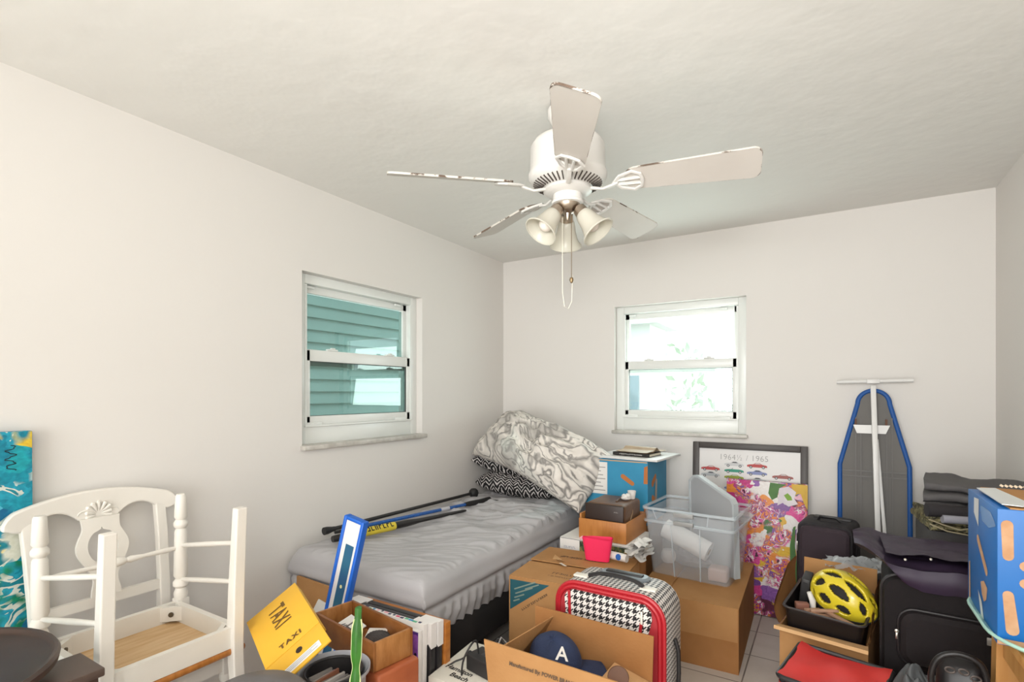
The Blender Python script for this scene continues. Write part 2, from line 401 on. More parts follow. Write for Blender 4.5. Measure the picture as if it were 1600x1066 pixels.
for i in range(44):
    a = 2*PI*i/44; r0, r1 = 0.094, 0.129; z0, z1 = 0.0135, 0.030
    d = Vector((math.cos(a), math.sin(a), 0)); b.bar(d*r0+Vector((0, 0, z0)), d*r1+Vector((0, 0, z1)), 0.006, 0.004)
b.build('vent_ring', m_fdark, fan, kind='stuff')
MB().lathe([(0.0, 0.012), (0.088, 0.012), (0.092, 0.0), (0.080, -0.008), (0.060, -0.012), (0.055, -0.012), (0.056, -0.034), (0.060, -0.038), (0.058, -0.046), (0.05, -0.048), (0.0, -0.048)], 36).build('switch_housing', m_fan, fan)
b = MB().lathe([(0.0, -0.046), (0.048, -0.046), (0.046, -0.058), (0.032, -0.075), (0.014, -0.082), (0.010, -0.10), (0.006, -0.108), (0.0, -0.11)], 28)
b.build('light_fitter', m_nickel, fan)
PH = math.radians(-63)
for k in range(5):
    a = PH+k*2*PI/5; mx = Matrix.Rotation(a, 4, 'Z') @ Matrix.Translation((0, 0, 0.008)) @ Matrix.Rotation(math.radians(1.6), 4, 'Y')
    ir = MB(mx)
    ir.tube([(0.075, 0, 0.0), (0.105, 0, -0.006), (0.135, 0, -0.012), (0.165, 0, -0.004), (0.19, 0, 0.004)], [0.011, 0.010, 0.009, 0.009, 0.009], 8, flat=0.6)
    pt = mx @ Matrix.Translation((0, 0, 0.006)) @ Matrix.Rotation(math.radians(-19), 4, 'X')
    ir2 = MB(pt)
    loop = [(0.175, 0, 0), (0.20, 0.030, 0), (0.245, 0.047, 0), (0.272, 0.030, 0), (0.277, 0, 0), (0.272, -0.030, 0), (0.245, -0.047, 0), (0.20, -0.030, 0)]
    ir2.tube(loop, 0.0075, 8, closed=True, flat=0.7); ir2.tube([(0.19, 0.01, 0), (0.272, 0.014, 0)], 0.006, 6); ir2.tube([(0.19, -0.01, 0), (0.272, -0.014, 0)], 0.006, 6)
    ir.v += ir2.v; 
    n0 = len(ir.v)-len(ir2.v); ir.f += [tuple(i+n0 for i in f) for f in ir2.f]; ir.m += ir2.m; ir.sm += ir2.sm
    ir.build('blade_iron', m_fan, fan)
    bl = MB(mx @ Matrix.Translation((0, 0, 0.012)) @ Matrix.Rotation(math.radians(-19), 4, 'X'))
    pr = []; N = 8; L0, L1 = 0.215, 0.665; hw0, hw1 = 0.052, 0.070; cr = 0.03
    for (cx, cy, s0) in ((L1-cr, hw1-cr, 0), (L0+0.045, hw0-0.045+0.002, 1), (L0+0.045, -hw0+0.045-0.002, 2), (L1-cr, -hw1+cr, 3)):
        rr = cr if s0 in (0, 3) else 0.045
        st = (PI/2, PI/2, PI, -PI/2)[s0]
        for j in range(N+1):
            if s0 == 0: aa = PI/2-(PI/2)*j/N
            elif s0 == 1: aa = PI-(PI/2)*j/N
            elif s0 == 2: aa = -PI/2-(PI/2)*j/N
            else: aa = 0-(PI/2)*j/N
            pr.append((s0, cx+rr*math.cos(aa), cy+rr*math.sin(aa)))
    order = [p[1:] for p in pr if p[0] == 0]+[p[1:] for p in pr if p[0] == 3]+[p[1:] for p in pr if p[0] == 2]+[p[1:] for p in pr if p[0] == 1]
    bl.prism(order[::-1], 0.007, 0, side=1)
    # chipped paint along the rim, on the underside
    rim = []
    P = order
    for j in range(len(P)):
        p = Vector((*P[j], 0)); c = Vector(((L0+L1)/2, 0, 0)); q = p+(c-p).normalized()*(0.0015+0.006*abs(noise.noise(Vector((P[j][0]*30, P[j][1]*30, k)))))
        rim.append((p, q))
    vs = [(p.x, p.y, -0.0006) for p, q in rim]+[(q.x, q.y, -0.0006) for p, q in rim]; n = len(rim)
    bl.add(vs, [(j, (j+1) % n, n+(j+1) % n, n+j) for j in range(n)], 1)
    bl.build('blade', [m_blade, m_chip], fan)
for ang in (-150+31, -28+31, 88+31):
    a = math.radians(ang); d = Vector((math.cos(a), math.sin(a), 0)); tilt = math.radians(38)
    ax = (d*math.sin(tilt)+Vector((0, 0, -math.cos(tilt)))).normalized()
    p0 = Vector((0, 0, -0.058))+d*0.035
    arm = MB().tube([Vector((0, 0, -0.055))+d*0.02, p0, p0+ax*0.028], [0.010, 0.011, 0.012], 10).cyl(p0+ax*0.016, p0+ax*0.045, 0.024, 0.027, 20)
    A = arm.build('lamp_arm', m_nickel, fan)
    m4 = frame_mx(p0+ax*0.040, d.cross(ax), ax.cross(d.cross(ax))); 
    if (m4.to_3x3() @ Vector((0, 0, 1))).dot(ax) < 0: m4 = m4 @ Matrix.Rotation(PI, 4, 'X')
    prof = [(0.025, 0.0), (0.030, 0.004), (0.034, 0.02), (0.038, 0.045), (0.045, 0.07), (0.055, 0.09), (0.063, 0.100)]
    MB(m4).lathe(prof+[(r-0.0025, z) for r, z in prof[::-1]], 48, flute=24, famp=0.008).tube([(0.062*math.cos(t*2*PI/40), 0.062*math.sin(t*2*PI/40), 0.100) for t in range(40)], 0.003, 6, closed=True).build('lamp_shade', m_shade, fan)
    MB(m4).lathe([(0.0, 0.0), (0.013, 0.002), (0.014, 0.02), (0.022, 0.04), (0.027, 0.058), (0.024, 0.074), (0.012, 0.085), (0.0, 0.087)], 20).build('bulb', m_bulb, fan)
b = MB().tube([(0.03, -0.03, -0.10), (0.03, -0.03, -0.33)], 0.0014, 6).lathe([(0, -0.33), (0.006, -0.333), (0.008, -0.342), (0.004, -0.352), (0, -0.354)], 10, (0.03, -0.03, 0))
b.build('pull_chain', m_brass, fan, label='short brass pull chain with a knob')
m_cord = mat('white_cord', '#e6e2d2', 0.7)
b = MB().tube([(-0.012, -0.02, -0.10), (-0.012, -0.02, -0.38), (-0.004, -0.02, -0.435), (0.012, -0.02, -0.445), (0.026, -0.02, -0.42), (0.030, -0.02, -0.32)], 0.0013, 6)
b.build('pull_chain', m_cord, fan, label='long looped white pull cord')
MB().box((-0.10, -0.085, 0.135), (0.002, 0.022, 0.024), rot=(0, 0, math.radians(40))).build('badge', mat('worn_pink_badge', '#d9b7ac', 0.6), fan)

# ---------------------------------------------------------------- abstract canvas by the left wall
def blotch(name, stops, scale, dist, loc=(0, 0, 0), stops2=None, n2s=1.0):
    m = bpy.data.materials.new(name); m.use_nodes = True; t = NT(m); bs = t.n['Principled BSDF']; bs.inputs['Roughness'].default_value = 0.45
    v = t.uv(loc=loc); nz = t.noise(v, scale*0.6, 3)
    vm = t.new('ShaderNodeVectorMath'); vm.operation = 'MULTIPLY_ADD'; t.link(nz.outputs[1], vm.inputs[0]); vm.inputs[1].default_value = (dist, dist, dist); t.link(v, vm.inputs[2])
    vo = t.new('ShaderNodeTexVoronoi'); vo.inputs['Scale'].default_value = scale; t.link(vm.outputs[0], vo.inputs['Vector'])
    sep = t.new('ShaderNodeSeparateColor'); t.link(vo.outputs['Color'], sep.inputs[0])
    c = t.ramp(sep.outputs[0], stops, 'CONSTANT')
    n2 = t.noise(vm.outputs[0], scale*n2s, 3, 1.2)
    c2 = t.ramp(n2.outputs[0], stops2 or stops, 'CONSTANT')
    f = t.ramp(t.noise(v, scale*1.1, 2).outputs[0], [(0.47, (0, 0, 0, 1)), (0.56, (1, 1, 1, 1))])
    c3 = t.mix(f, c, c2); n3 = t.noise(vm.outputs[0], scale*7, 3)
    t.link(t.mix(0.35, c3, t.ramp(n3.outputs[0], [(0.3, '#404040'), (0.7, '#ffffff')]), 'SOFT_LIGHT'), bs.inputs['Base Color'])
    bp = t.new('ShaderNodeBump'); bp.inputs['Strength'].default_value = 0.25; bp.inputs['Distance'].default_value = 0.004; t.link(n2.outputs[0], bp.inputs['Height']); t.link(bp.outputs[0], bs.inputs['Normal'])
    return m
m_teal = blotch('teal_flower_paint', [(0, '#0b8fa6'), (0.3, '#0c6f9c'), (0.42, '#15a3b0'), (0.58, '#0a7f5c'), (0.68, '#dfe0d0'), (0.76, '#57b6cf'), (0.85, '#e8c53a'), (0.90, '#e8843c'), (0.95, '#1a59a0')], 9, 0.10,
    stops2=[(0, '#0a86a0'), (0.44, '#1f9db8'), (0.52, '#d8ddd2'), (0.57, '#0e7f8f'), (0.66, '#ead04a'), (0.70, '#e07a30')])
b = MB().box((0, 0, 0.61), (0.03, 0.62, 1.22), bev=0.004)
b.tube([(0.0155, 0.255+0.012*math.sin(q*1.9)+0.004*math.sin(q*5), 1.175-0.0085*q*0.9) for q in [i*0.25 for i in range(44)]], 0.0014, 5, 1)
cv = one(b.build('canvas_painting', [m_teal, mat('ink_black', '#16181c', 0.6)]), 'tall teal canvas with yellow and orange flowers leaning on the side wall behind the chairs', 'painting', loc=(-2.268, 0.345, 0.014), rot=(0, math.radians(-0.9), 0))

# ---------------------------------------------------------------- two dining chairs, one upside down on the other
m_cw = mat('chair_white_paint', '#e9e4db', 0.45, var=0.05, vscale=5)
def wood(name, c1, c2, sc=4, st=(1, 8, 8), rough=0.45): return mat(name, c1, rough, col2=c2, vscale=sc, stretch=st, src='Object')
m_honey = wood('honey_seat_wood', '#b9793a', '#a5672c', 5, (2, 14, 2))
m_pine = wood('raw_pine_underside', '#d9b88c', '#c69d6b', 4, (12, 1.5, 1))
SH = 0.49
def chair(name, label, loc, rot, group=None):
    t = thing(name, label, 'chair', loc, group=group, rot=rot)
    b = MB().box((0.01, 0, SH-0.012), (0.43, 0.44, 0.024), bev=0.010, seg=3)
    b.box((0.01, 0, SH-0.0255), (0.36, 0.37, 0.004), 1)
    b.build('seat', [m_honey, m_pine], t)
    for s in (-1, 1):
        MB().box((0.0, s*0.188, SH-0.058), (0.35, 0.02, 0.068)).build('apron', m_cw, t)
        x = 0.19; y = s*0.205
        b = MB().box((x, y, SH-0.062), (0.042, 0.042, 0.078), bev=0.003)
        prof = [(0, 0.017), (0.03, 0.021), (0.07, 0.015), (0.10, 0.014), (0.13, 0.022), (0.18, 0.024), (0.50, 0.023), (0.66, 0.021), (0.70, 0.017), (0.72, 0.023), (0.76, 0.026), (0.80, 0.023), (0.82, 0.016), (0.85, 0.022), (0.97, 0.023), (1.0, 0.020)]
        prof = [(1-tt, r) for tt, r in prof][::-1]
        b.turned((x, y, 0.0), (x, y, SH-0.10), [(tt, r) for tt, r in [(0, 0.014), (0.02, 0.018), (0.22, 0.022), (0.245, 0.016), (0.275, 0.024), (0.305, 0.024), (0.33, 0.016), (0.36, 0.021), (0.78, 0.024), (0.81, 0.017), (0.84, 0.026), (0.875, 0.026), (0.90, 0.017), (0.95, 0.024), (1.0, 0.022)]], 18)
        b.build('leg', m_cw, t, label='turned front leg')
        # rear leg and back post in one sweep
        y = s*0.185; pts = [(-0.225, 0.0), (-0.215, 0.12), (-0.203, 0.28), (-0.197, 0.42), (-0.200, 0.52), (-0.212, 0.66), (-0.238, 0.82), (-0.268, 0.945)]
        b = MB(); wd = [0.030, 0.034, 0.040, 0.044, 0.040, 0.034, 0.032, 0.030]; vs = []; fs = []
        for (x, z), w_ in zip(pts, wd):
            yy = y+s*(0.014*max(0, (z-0.5)/0.45))
            vs += [(x-w_/2, yy-0.018, z), (x+w_/2, yy-0.018, z), (x+w_/2, yy+0.018, z), (x-w_/2, yy+0.018, z)]
        for i in range(len(pts)-1):
            for j in range(4): fs.append((i*4+j, i*4+(j+1) % 4, (i+1)*4+(j+1) % 4, (i+1)*4+j))
        fs += [(3, 2, 1, 0), tuple(range(len(vs)-4, len(vs)))]
        b.add(vs, fs).build('leg', m_cw, t, label='square rear leg and back post', bev=0.004)
        for z, z2 in ((0.12, 0.193), (0.25, 0.32)):
            MB().turned((-0.208, s*0.187, z), (0.19, s*0.204, z2), [(0, 0.006), (0.1, 0.008), (0.5, 0.0095), (0.9, 0.008), (1, 0.006)], 10).build('stretcher', m_cw, t)
    for x in (0.19, -0.192):
        MB().box((x, 0, SH-0.058), (0.02, 0.37, 0.068)).build('apron', m_cw, t)
    MB().turned((0.19, -0.20, 0.20), (0.19, 0.20, 0.20), [(0, 0.006), (0.12, 0.010), (0.3, 0.007), (0.4, 0.012), (0.43, 0.008), (0.46, 0.014), (0.5, 0.016), (0.54, 0.014), (0.57, 0.008), (0.6, 0.012), (0.7, 0.007), (0.88, 0.010), (1, 0.006)], 12).build('stretcher', m_cw, t, label='turned front stretcher')
    for (x, y) in ((0.16, 0.16), (0.16, -0.16), (-0.16, 0.16), (-0.16, -0.16)):
        m4 = MX((x, y, SH-0.062), (0, 0, math.atan2(y, x)))
        b = MB().box((0, 0, 0), (0.016, 0.085, 0.05), mx=m4); b.tube([(-0.012, 0, 0.0), (-0.008, 0, 0.0)], 0.009, 8, 1, mx=m4)
        b.build('corner_block', [m_cw, mat('steel_screw', '#6d6558', 0.4, 0.8)], t)
    # crest rail with carved shell
    n = 40; ys = [-0.262+0.524*i/n for i in range(n+1)]
    def arc(y): return -0.268-0.022*(1-(y/0.262)**2)
    def top(y): u = y/0.262; return 1.012-0.050*u*u-(0.03*max(0, (abs(u)-0.86)/0.14)**2.2)
    def bot(y):
        u = abs(y)/0.262
        if u > 0.74: return 0.905+0.02*max(0, (u-0.86)/0.14)**1.5
        if u > 0.22: return 0.905+0.042*math.sin(PI*(u-0.22)/0.52)**0.7
        return 0.905+0.0*(u)
    A = [(arc(y), y, top(y)) for y in ys]; B = [(arc(y)+0.004, y, min(bot(y), top(y)-0.014)) for y in ys]
    cr = MB().strip(A, B, 0.026, (1, 0, 0)).build('crest_rail', m_cw, t, bev=0.006, bseg=3)
    b = MB()
    for i in range(9):
        a = math.radians(-104+26*i); L = 0.046 if abs(i-4) < 3 else 0.040; cx, cz = 0.0, 0.925
        d = (math.sin(a), math.cos(a)); xx = arc(0)+0.028
        b.tube([(xx-0.001, cx+d[0]*0.008, cz+d[1]*0.008), (xx+0.003, cx+d[0]*L*0.55, cz+d[1]*L*0.55), (xx+0.002, cx+d[0]*L*0.9, cz+d[1]*L*0.9), (xx-0.002, cx+d[0]*L, cz+d[1]*L)], [0.002, 0.0055, 0.008, 0.004], 8)
    for s in (-1, 1):
        b.tube([(arc(0)+0.028, s*(0.040+0.022*math.cos(q)), 0.928+0.014*math.sin(q)) for q in [j*0.5 for j in range(11)]], [0.004]*11, 6)
    b.build('carved_shell', m_cw, cr)
    # lower back rail and splat with a round hole
    MB().box((-0.208, 0, 0.63), (0.018, 0.38, 0.035)).build('back_rail', m_cw, t)
    zs = [0.645+(0.915-0.645)*i/32 for i in range(33)]
    def outer(z):
        u = (z-0.645)/0.27; return 0.045+0.034*math.exp(-((u-0.62)/0.22)**2)-0.010*math.exp(-((u-0.22)/0.12)**2)+0.012*max(0, u-0.85)/0.15
    def inner(z):
        d = (z-0.815)/0.058; return 0.046*math.sqrt(1-d*d) if abs(d) < 1 else 0.0
    def px(z): return -0.205-(z-0.63)**1.3*0.27
    b = MB()
    for s in (-1, 1):
        b.strip([(px(z), s*inner(z), z) for z in zs], [(px(z), s*outer(z), z) for z in zs], 0.012, (1, 0, 0))
    b.build('splat', m_cw, t)
    return t
chair('dining_chair', 'white dining chair standing by the side wall with a carved shell on its backrest', (-1.985, 0.83, 0), (0, 0, 0), 'white dining chairs stacked by the side wall')
chair('dining_chair', 'white dining chair turned upside down with legs in the air atop another', (-1.892, 0.822, 2*SH), (0, PI, 0), 'white dining chairs stacked by the side wall')

# ---------------------------------------------------------------- dark tables at the lower left
m_esp = mat('espresso_wood', '#4a382f', 0.38, col2='#3b2a22', vscale=5, spec=0.35)
t = thing('round_table', 'dark espresso round side table with a raised rim in front of the chairs', 'table', (-1.745, 0.262, 0.012))
MB().lathe([(0, 0.70), (0.262, 0.70), (0.268, 0.704), (0.272, 0.712), (0.280, 0.714), (0.285, 0.706), (0.282, 0.690), (0.265, 0.680), (0, 0.680)], 56).build('table_top', m_esp, t)
MB().turned((0, 0, 0.09), (0, 0, 0.68), [(0, 0.05), (0.1, 0.035), (0.3, 0.022), (0.5, 0.035), (0.55, 0.04), (0.6, 0.03), (0.85, 0.025), (1, 0.06)]).build('pedestal', m_esp, t)
for k in range(3):
    a = k*2*PI/3+0.4; c, s = math.cos(a), math.sin(a)
    MB().tube([(0.03*c, 0.03*s, 0.16), (0.12*c, 0.12*s, 0.13), (0.2*c, 0.2*s, 0.05), (0.25*c, 0.25*s, 0.018)], [0.022, 0.020, 0.017, 0.018], 10).build('leg', m_esp, t)
t = thing('plant_stand', 'dark brown wooden stand wedged between the round table and the stacked chairs', 'stand', (-1.66, 0.475, 0))
MB().box((0, 0, 0.645), (0.15, 0.25, 0.022), bev=0.004).build('stand_top', mat('dark_brown_laminate', '#5a4a42', 0.4), t)
for (x, y) in ((0.055, 0.10), (-0.055, 0.10), (0.055, -0.10), (-0.055, -0.10)):
    MB().box((x, y, 0.317), (0.025, 0.025, 0.634)).build('leg', m_esp, t)

# ---------------------------------------------------------------- bed
m_sheet = mat('grey_sheet', '#b6b4b6', 0.75, var=0.08, vscale=3, bump=0.12, bscale=260)
m_skirt = mat('grey_sheet_satin', '#a5a1a7', 0.5, var=0.05, vscale=4)
m_black = mat('black_fabric', '#1d1a1b', 0.85)
BX0, BX1, BY0, BY1, BZ = -2.29, -1.42, 1.64, 3.64, 0.59
bed = thing('bed', 'single bed with a rumpled grey fitted sheet along the side wall under the window', 'bed', ((BX0+BX1)/2, (BY0+BY1)/2, 0))
hx, hy = (BX1-BX0)/2, (BY1-BY0)/2
MB().box((0, 0, 0.24), (2*hx-0.03, 2*hy-0.03, 0.17), bev=0.02).build('box_spring', m_black, bed)
for (x, y) in ((hx-0.08, hy-0.1), (-hx+0.08, hy-0.1), (hx-0.08, -hy+0.1), (-hx+0.08, -hy+0.1)):
    MB().cyl((x, y, 0), (x, y, 0.16), 0.02, 0.025, 12).build('leg', m_black, bed)
DROP = 0.31; RR = 0.065
def fold(t, half):
    sg = 1 if t >= 0 else -1; t = abs(t); fl = half-RR
    if t <= fl: return sg*t, 0.0
    t -= fl; al = RR*PI/2
    if t <= al: a = t/RR; return sg*(fl+RR*math.sin(a)), RR*(1-math.cos(a))
    return sg*half, RR+(t-al)
def sheet(u, v):
    al = RR*PI/2; Lx = hx-RR+al+(DROP-RR); Ly = hy-RR+al+(DROP-RR)
    # denser sampling on the edges
    sx = (u*2-1)*Lx; sy = (v*2-1)*Ly
    x, dx = fold(sx, hx); y, dy = fold(sy, hy); d = max(dx, dy); d = d if min(dx, dy) <= 0 else min(DROP, math.hypot(dx, dy) if d < RR else d)
    z = BZ-d
    wx, wy = x, y
    # broad sag and wrinkles on top
    w1 = 0.010*fbm(wx, wy, 0.3, 1.6)
    mid = math.exp(-((y-0.15)/0.60)**2)*(0.35+0.65*(x > -0.3))
    q = noise.noise(Vector((wx*1.4, wy*1.4, 4.0)))*1.2
    rd = ridge(wx*0.9+wy*0.75+q*0.25, wy*3.4-wx*1.9+q, 1.0, 1.55); rd2 = ridge(wx*1.4-wy*0.2, wy*5.0-wx*2.2+q, 7.0, 2.0)
    rd3 = ridge(wx*2.2+wy*0.6, wy*6.5-wx*3.5+q, 3.0, 2.4)
    wr = 0.055*max(0, rd-0.45)*mid+0.038*max(0, rd2-0.5)*mid+0.014*max(0, rd3-0.55)*mid+0.010*max(0, rd3-0.5)
    if d < 0.02: z += w1+wr
    else:
        nx = (1 if x > 0 else -1) if dx >= dy else 0; ny = (1 if y > 0 else -1) if dy > dx else 0
        s_ = y if nx else x
        k = (d-0.02)/(DROP-0.02)
        pl = 0.0
        if d > 0.135: pl = 0.011*min(1, (d-0.135)/0.06)*(math.sin(s_*95+3*noise.noise(Vector((s_*6, d*4, 1))))*0.6+noise.noise(Vector((s_*26, d*3, 5)))*0.9)
        cr_ = -0.012*math.exp(-((d-0.135)/0.012)**2)+0.010*math.exp(-((d-0.105)/0.03)**2)
        tuck = -0.03*max(0, (d-0.20)/0.085)
        off = pl+cr_+tuck+0.006*noise.noise(Vector((s_*5, d*9, 2)))
        x += nx*off; y += ny*off
    if x < -hx+0.0: x = -hx
    if y > hy: y = hy
    return (x, y, z)
MB().grid(sheet, 190, 340).build('mattress', m_sheet, bed, sharp=80)
MB().box((0, 0, 0.44), (2*hx-0.10, 2*hy-0.10, 0.25)).build('mattress_core', m_skirt, bed)

# pillows
def pillow(name, m, label, L, W, T, mx, bend=0.0, wr=0.012, seed=0, group=None, nu=70, nv=50, puff=0.45, cat='pillow'):
    b = MB(mx)
    for sgn in (1, -1):
        def f(u, v, sgn=sgn):
            x = (u*2-1); y = (v*2-1)
            ex = 1-abs(x)**3.2; ey = 1-abs(y)**3.2
            h = (max(0, ex)*max(0, ey))**puff
            X = x*L/2*(1-0.07*(1-abs(y))**1.0*(abs(x)**3)); Y = y*W/2*(1-0.07*(1-abs(x))*(abs(y)**3))
            n = fbm(x*L*3+seed, y*W*3, sgn*2.0, 1.3, 4)
            Z = sgn*(T/2*h)+wr*n*min(1, h*2)+0.6*wr*ridge(x*L*2+seed, y*W*5, seed, 1.5)*h
            return (X, Y, Z-bend*x*x)
        k0 = len(b.f); b.grid(f, nu, nv)
        if sgn < 0: b.f[k0:] = [q[::-1] for q in b.f[k0:]]
    if True:
        o = b.build(name, m, sharp=70)
        md = o.modifiers.new('weld', 'WELD'); md.merge_threshold = 0.0008
    return one(o, label, cat, group)
def zebra_mat():
    m = bpy.data.materials.new('zebra_print'); m.use_nodes = True; t = NT(m); bs = t.n['Principled BSDF']; bs.inputs['Roughness'].default_value = 0.85
    v = t.uv(src='Object'); sp = t.new('ShaderNodeSeparateXYZ'); t.link(v, sp.inputs[0])
    n1 = t.noise(v, 7, 2); tri = t.math('PINGPONG', sp.outputs[0], 0.035)
    yz = t.math('ADD', sp.outputs[1], t.math('MULTIPLY', sp.outputs[2], 0.9))
    a = t.math('ADD', t.math('ADD', yz, t.math('MULTIPLY', tri, 1.1)), t.math('MULTIPLY', n1.outputs[0], 0.11))
    s_ = t.math('SINE', t.math('MULTIPLY', a, 215.0)); n2 = t.noise(v, 60, 1)
    f = t.math('ADD', s_, t.math('MULTIPLY', t.math('SUBTRACT', n2.outputs[0], 0.5), 2.2))
    t.link(t.ramp(f, [(0.45, '#161416'), (0.60, '#cfcac8')]), bs.inputs['Base Color']); return m
def marble_mat():
    m = bpy.data.materials.new('grey_marble_print'); m.use_nodes = True; t = NT(m); bs = t.n['Principled BSDF']; bs.inputs['Roughness'].default_value = 0.8
    v = t.uv((1.0, 1.9, 1.0), (0, 0, 0.5), src='Object'); n = t.noise(v, 1.7, 3, 1.3, 0.55)
    s_ = t.math('MULTIPLY', t.math('PINGPONG', t.math('MULTIPLY', n.outputs[0], 7.0), 0.5), 2.0)
    c = t.ramp(s_, [(0.0, '#7f7b77'), (0.12, '#a8a39d'), (0.22, '#dcd6ce'), (0.7, '#e6e0d8'), (0.86, '#b5b0aa'), (1.0, '#8e8a86')])
    n2 = t.noise(v, 2.3, 2, 1.2); c2 = t.mix(t.ramp(n2.outputs[0], [(0.52, (0, 0, 0, 1)), (0.62, (0.6, 0.6, 0.6, 1))]), c, C('#97938e'))
    t.link(c2, bs.inputs['Base Color']); return m
m_zebra = zebra_mat(); m_marb = marble_mat()
gz = 'zebra print pillows at the head of the bed'
pillow('pillow', m_zebra, 'black and white zebra print pillow lying flat on the bed under the other one', 0.64, 0.42, 0.19, MX((-1.93, 3.38, 0.690), (3, 2, -3), True), seed=1, group=gz)
pillow('pillow', m_zebra, 'upper zebra print pillow, between the lower one and the marbled cushion', 0.66, 0.42, 0.19, MX((-1.96, 3.38, 0.845), (5, 5, -2), True), seed=5, group=gz)
pillow('pillow', mat('white_pillowcase', '#dcd8d4', 0.8), 'plain white pillow peeking out between zebra pillow and marbled body pillow', 0.50, 0.36, 0.12, MX((-2.00, 3.40, 0.962), (8, 9, -4), True), seed=9, group=None)
pillow('body_pillow', m_marb, 'big grey and white marbled body pillow slumped over the stack of pillows', 1.06, 0.45, 0.30, frame_mx((-1.725, 3.145, 0.975), (0.93, -0.24, -0.26), (0.16, 0.66, 0.73)), bend=0.09, wr=0.034, seed=3, nu=120, nv=80, puff=0.55)

# sticks on the bed
m_rub = mat('black_rubber', '#1c1b1c', 0.6); m_bluep = mat('blue_patterned_tube', '#1d4f94', 0.35, col2='#2c66b4', vscale=60)
zb = BZ+0.022
b1 = MB(); P0 = Vector((-2.175, 1.82, zb+0.028)); P1 = Vector((-1.98, 2.96, zb+0.02)); D = (P1-P0)
ts = thing('trekking_pole', 'blue patterned trekking pole with a black wrist strap lying along the bed', 'trekking pole', tuple(P0))
MB().tube([D*0.10, D*0.80], [0.011, 0.0105], 12).build('shaft', m_bluep, ts)
MB().tube([D*0.62, D*0.68], [0.0118, 0.0115], 12).build('label_band', mat('silver_label', '#c9c9cf', 0.4), ts)
MB().tube([D*0.0, D*0.10], [0.008, 0.012], 12).build('tip', m_rub, ts)
MB().tube([D*0.80, D*0.84, D*0.92, D], [0.013, 0.017, 0.016, 0.019], 12).build('grip', m_rub, ts)
e = D*0.99
MB().tube([e, e+Vector((0.05, 0.05, -0.01)), e+Vector((0.11, 0.05, -0.022)), e+Vector((0.16, 0.08, -0.024)), e+Vector((0.20, 0.13, -0.024)), e+Vector((0.19, 0.155, -0.024)), e+Vector((0.155, 0.13, -0.024)), e+Vector((0.11, 0.07, -0.02))], 0.004, 8).build('wrist_strap', m_rub, ts)
P0 = Vector((-2.235, 1.80, zb+0.030)); P1 = Vector((-2.13, 2.985, zb+0.045)); D = P1-P0
ck = thing('walking_stick', 'black walking stick with a round knob and rubber foot behind the blue pole', 'walking stick', tuple(P0))
MB().tube([D*0.03, D], [0.011, 0.010], 12).build('shaft', mat('black_gloss', '#201e1e', 0.35), ck)
MB().tube([D*0, D*0.015, D*0.04, D*0.055], [0.020, 0.020, 0.014, 0.012], 14).build('rubber_foot', m_rub, ck)
k = MB(Matrix.Translation(D)); k.lathe([(0, -0.033), (0.018, -0.030), (0.030, -0.018), (0.035, 0), (0.030, 0.018), (0.018, 0.030), (0, 0.033)], 20).build('knob', m_rub, ck)
P0 = Vector((-2.115, 1.755, zb+0.018)); P1 = Vector((-1.93, 2.62, zb+0.016)); D = P1-P0
um = thing('baseball_bat', 'black tapered bat with a yellow lettered sleeve lying beside the blue pole', 'bat', tuple(P0))
MB().tube([D*0, D*0.02, D*0.5, D*0.6, D*0.97, D], [0.016, 0.018, 0.020, 0.013, 0.009, 0.006], 14).build('barrel', mat('black_gloss', '#201e1e'), um)
sl = MB().tube([D*0.16, D*0.41], [0.0225, 0.0225], 20)
side = frame_mx(D*0.285+Vector((0.010, -0.002, 0.0212)), D, Vector((-0.5, 0, 0.5)))
sl.scribble(frame_mx(D*0.285+Vector((0.0168, -0.003, 0.0158)), D, Vector((-0.7, 0.1, 0.75))), 0.19, 0.026, 8, 1, 5, 0.0005, 0.22)
sl.build('sleeve', [mat('yellow_sleeve', '#d8c23c', 0.5), mat('ink_black', '#16181c')], um)

# ---------------------------------------------------------------- cardboard and boxes
def cardboard(name, c1='#b88a5a', c2='#ad7e4f'):
    return mat(name, c1, 0.82, col2=c2, vscale=5, bump=0.08, bscale=90, spec=0.2)
m_card = cardboard('cardboard'); m_card2 = cardboard('darker_cardboard', '#a9784a', '#9c6c40'); m_cardl = cardboard('pale_cardboard_edge', '#cfa678', '#c79b6b')
m_ink = mat('printed_ink', '#5d4a38', 0.8); m_inkb = mat('black_print', '#191715', 0.7)
m_white = mat('white_paper', '#e4e1dc', 0.7)
def hollow(b, w, d, z0, z1, th, mi=0, bottom=True, taper=0.0):
    """open box shell, mesh centred on x, y"""
    for s in (-1, 1):
        b.box((s*(w/2-th/2), 0, (z0+z1)/2), (th, d, z1-z0), mi)
        b.box((0, s*(d/2-th/2), (z0+z1)/2), (w-2*th, th, z1-z0), mi)
    if bottom: b.box((0, 0, z0+th/2), (w-2*th, d-2*th, th), mi)
    return b
def top_flaps(t, w, d, h, m, gap=0.004, axis='x', y_gap=0.0, th=0.004):
    """two closed top flaps meeting along a dark line"""
    if axis == 'x':
        MB().box((0, (-d/2+y_gap-gap)/2, h+th/2), (w, d/2+y_gap-gap, th)).build('flap', m, t)
        MB().box((0, (d/2+y_gap+gap)/2, h+th/2), (w, d/2-y_gap-gap, th)).build('flap', m, t)
    else:
        MB().box(((-w/2+y_gap-gap)/2, 0, h+th/2), (w/2+y_gap-gap, d, th)).build('flap', m, t)
        MB().box(((w/2+y_gap+gap)/2, 0, h+th/2), (w/2-y_gap-gap, d, th)).build('flap', m, t)
FRONT = lambda x, y, z: Matrix(((1, 0, 0, x), (0, 0, -1, y), (0, 1, 0, z), (0, 0, 0, 1)))     # text plane facing -Y
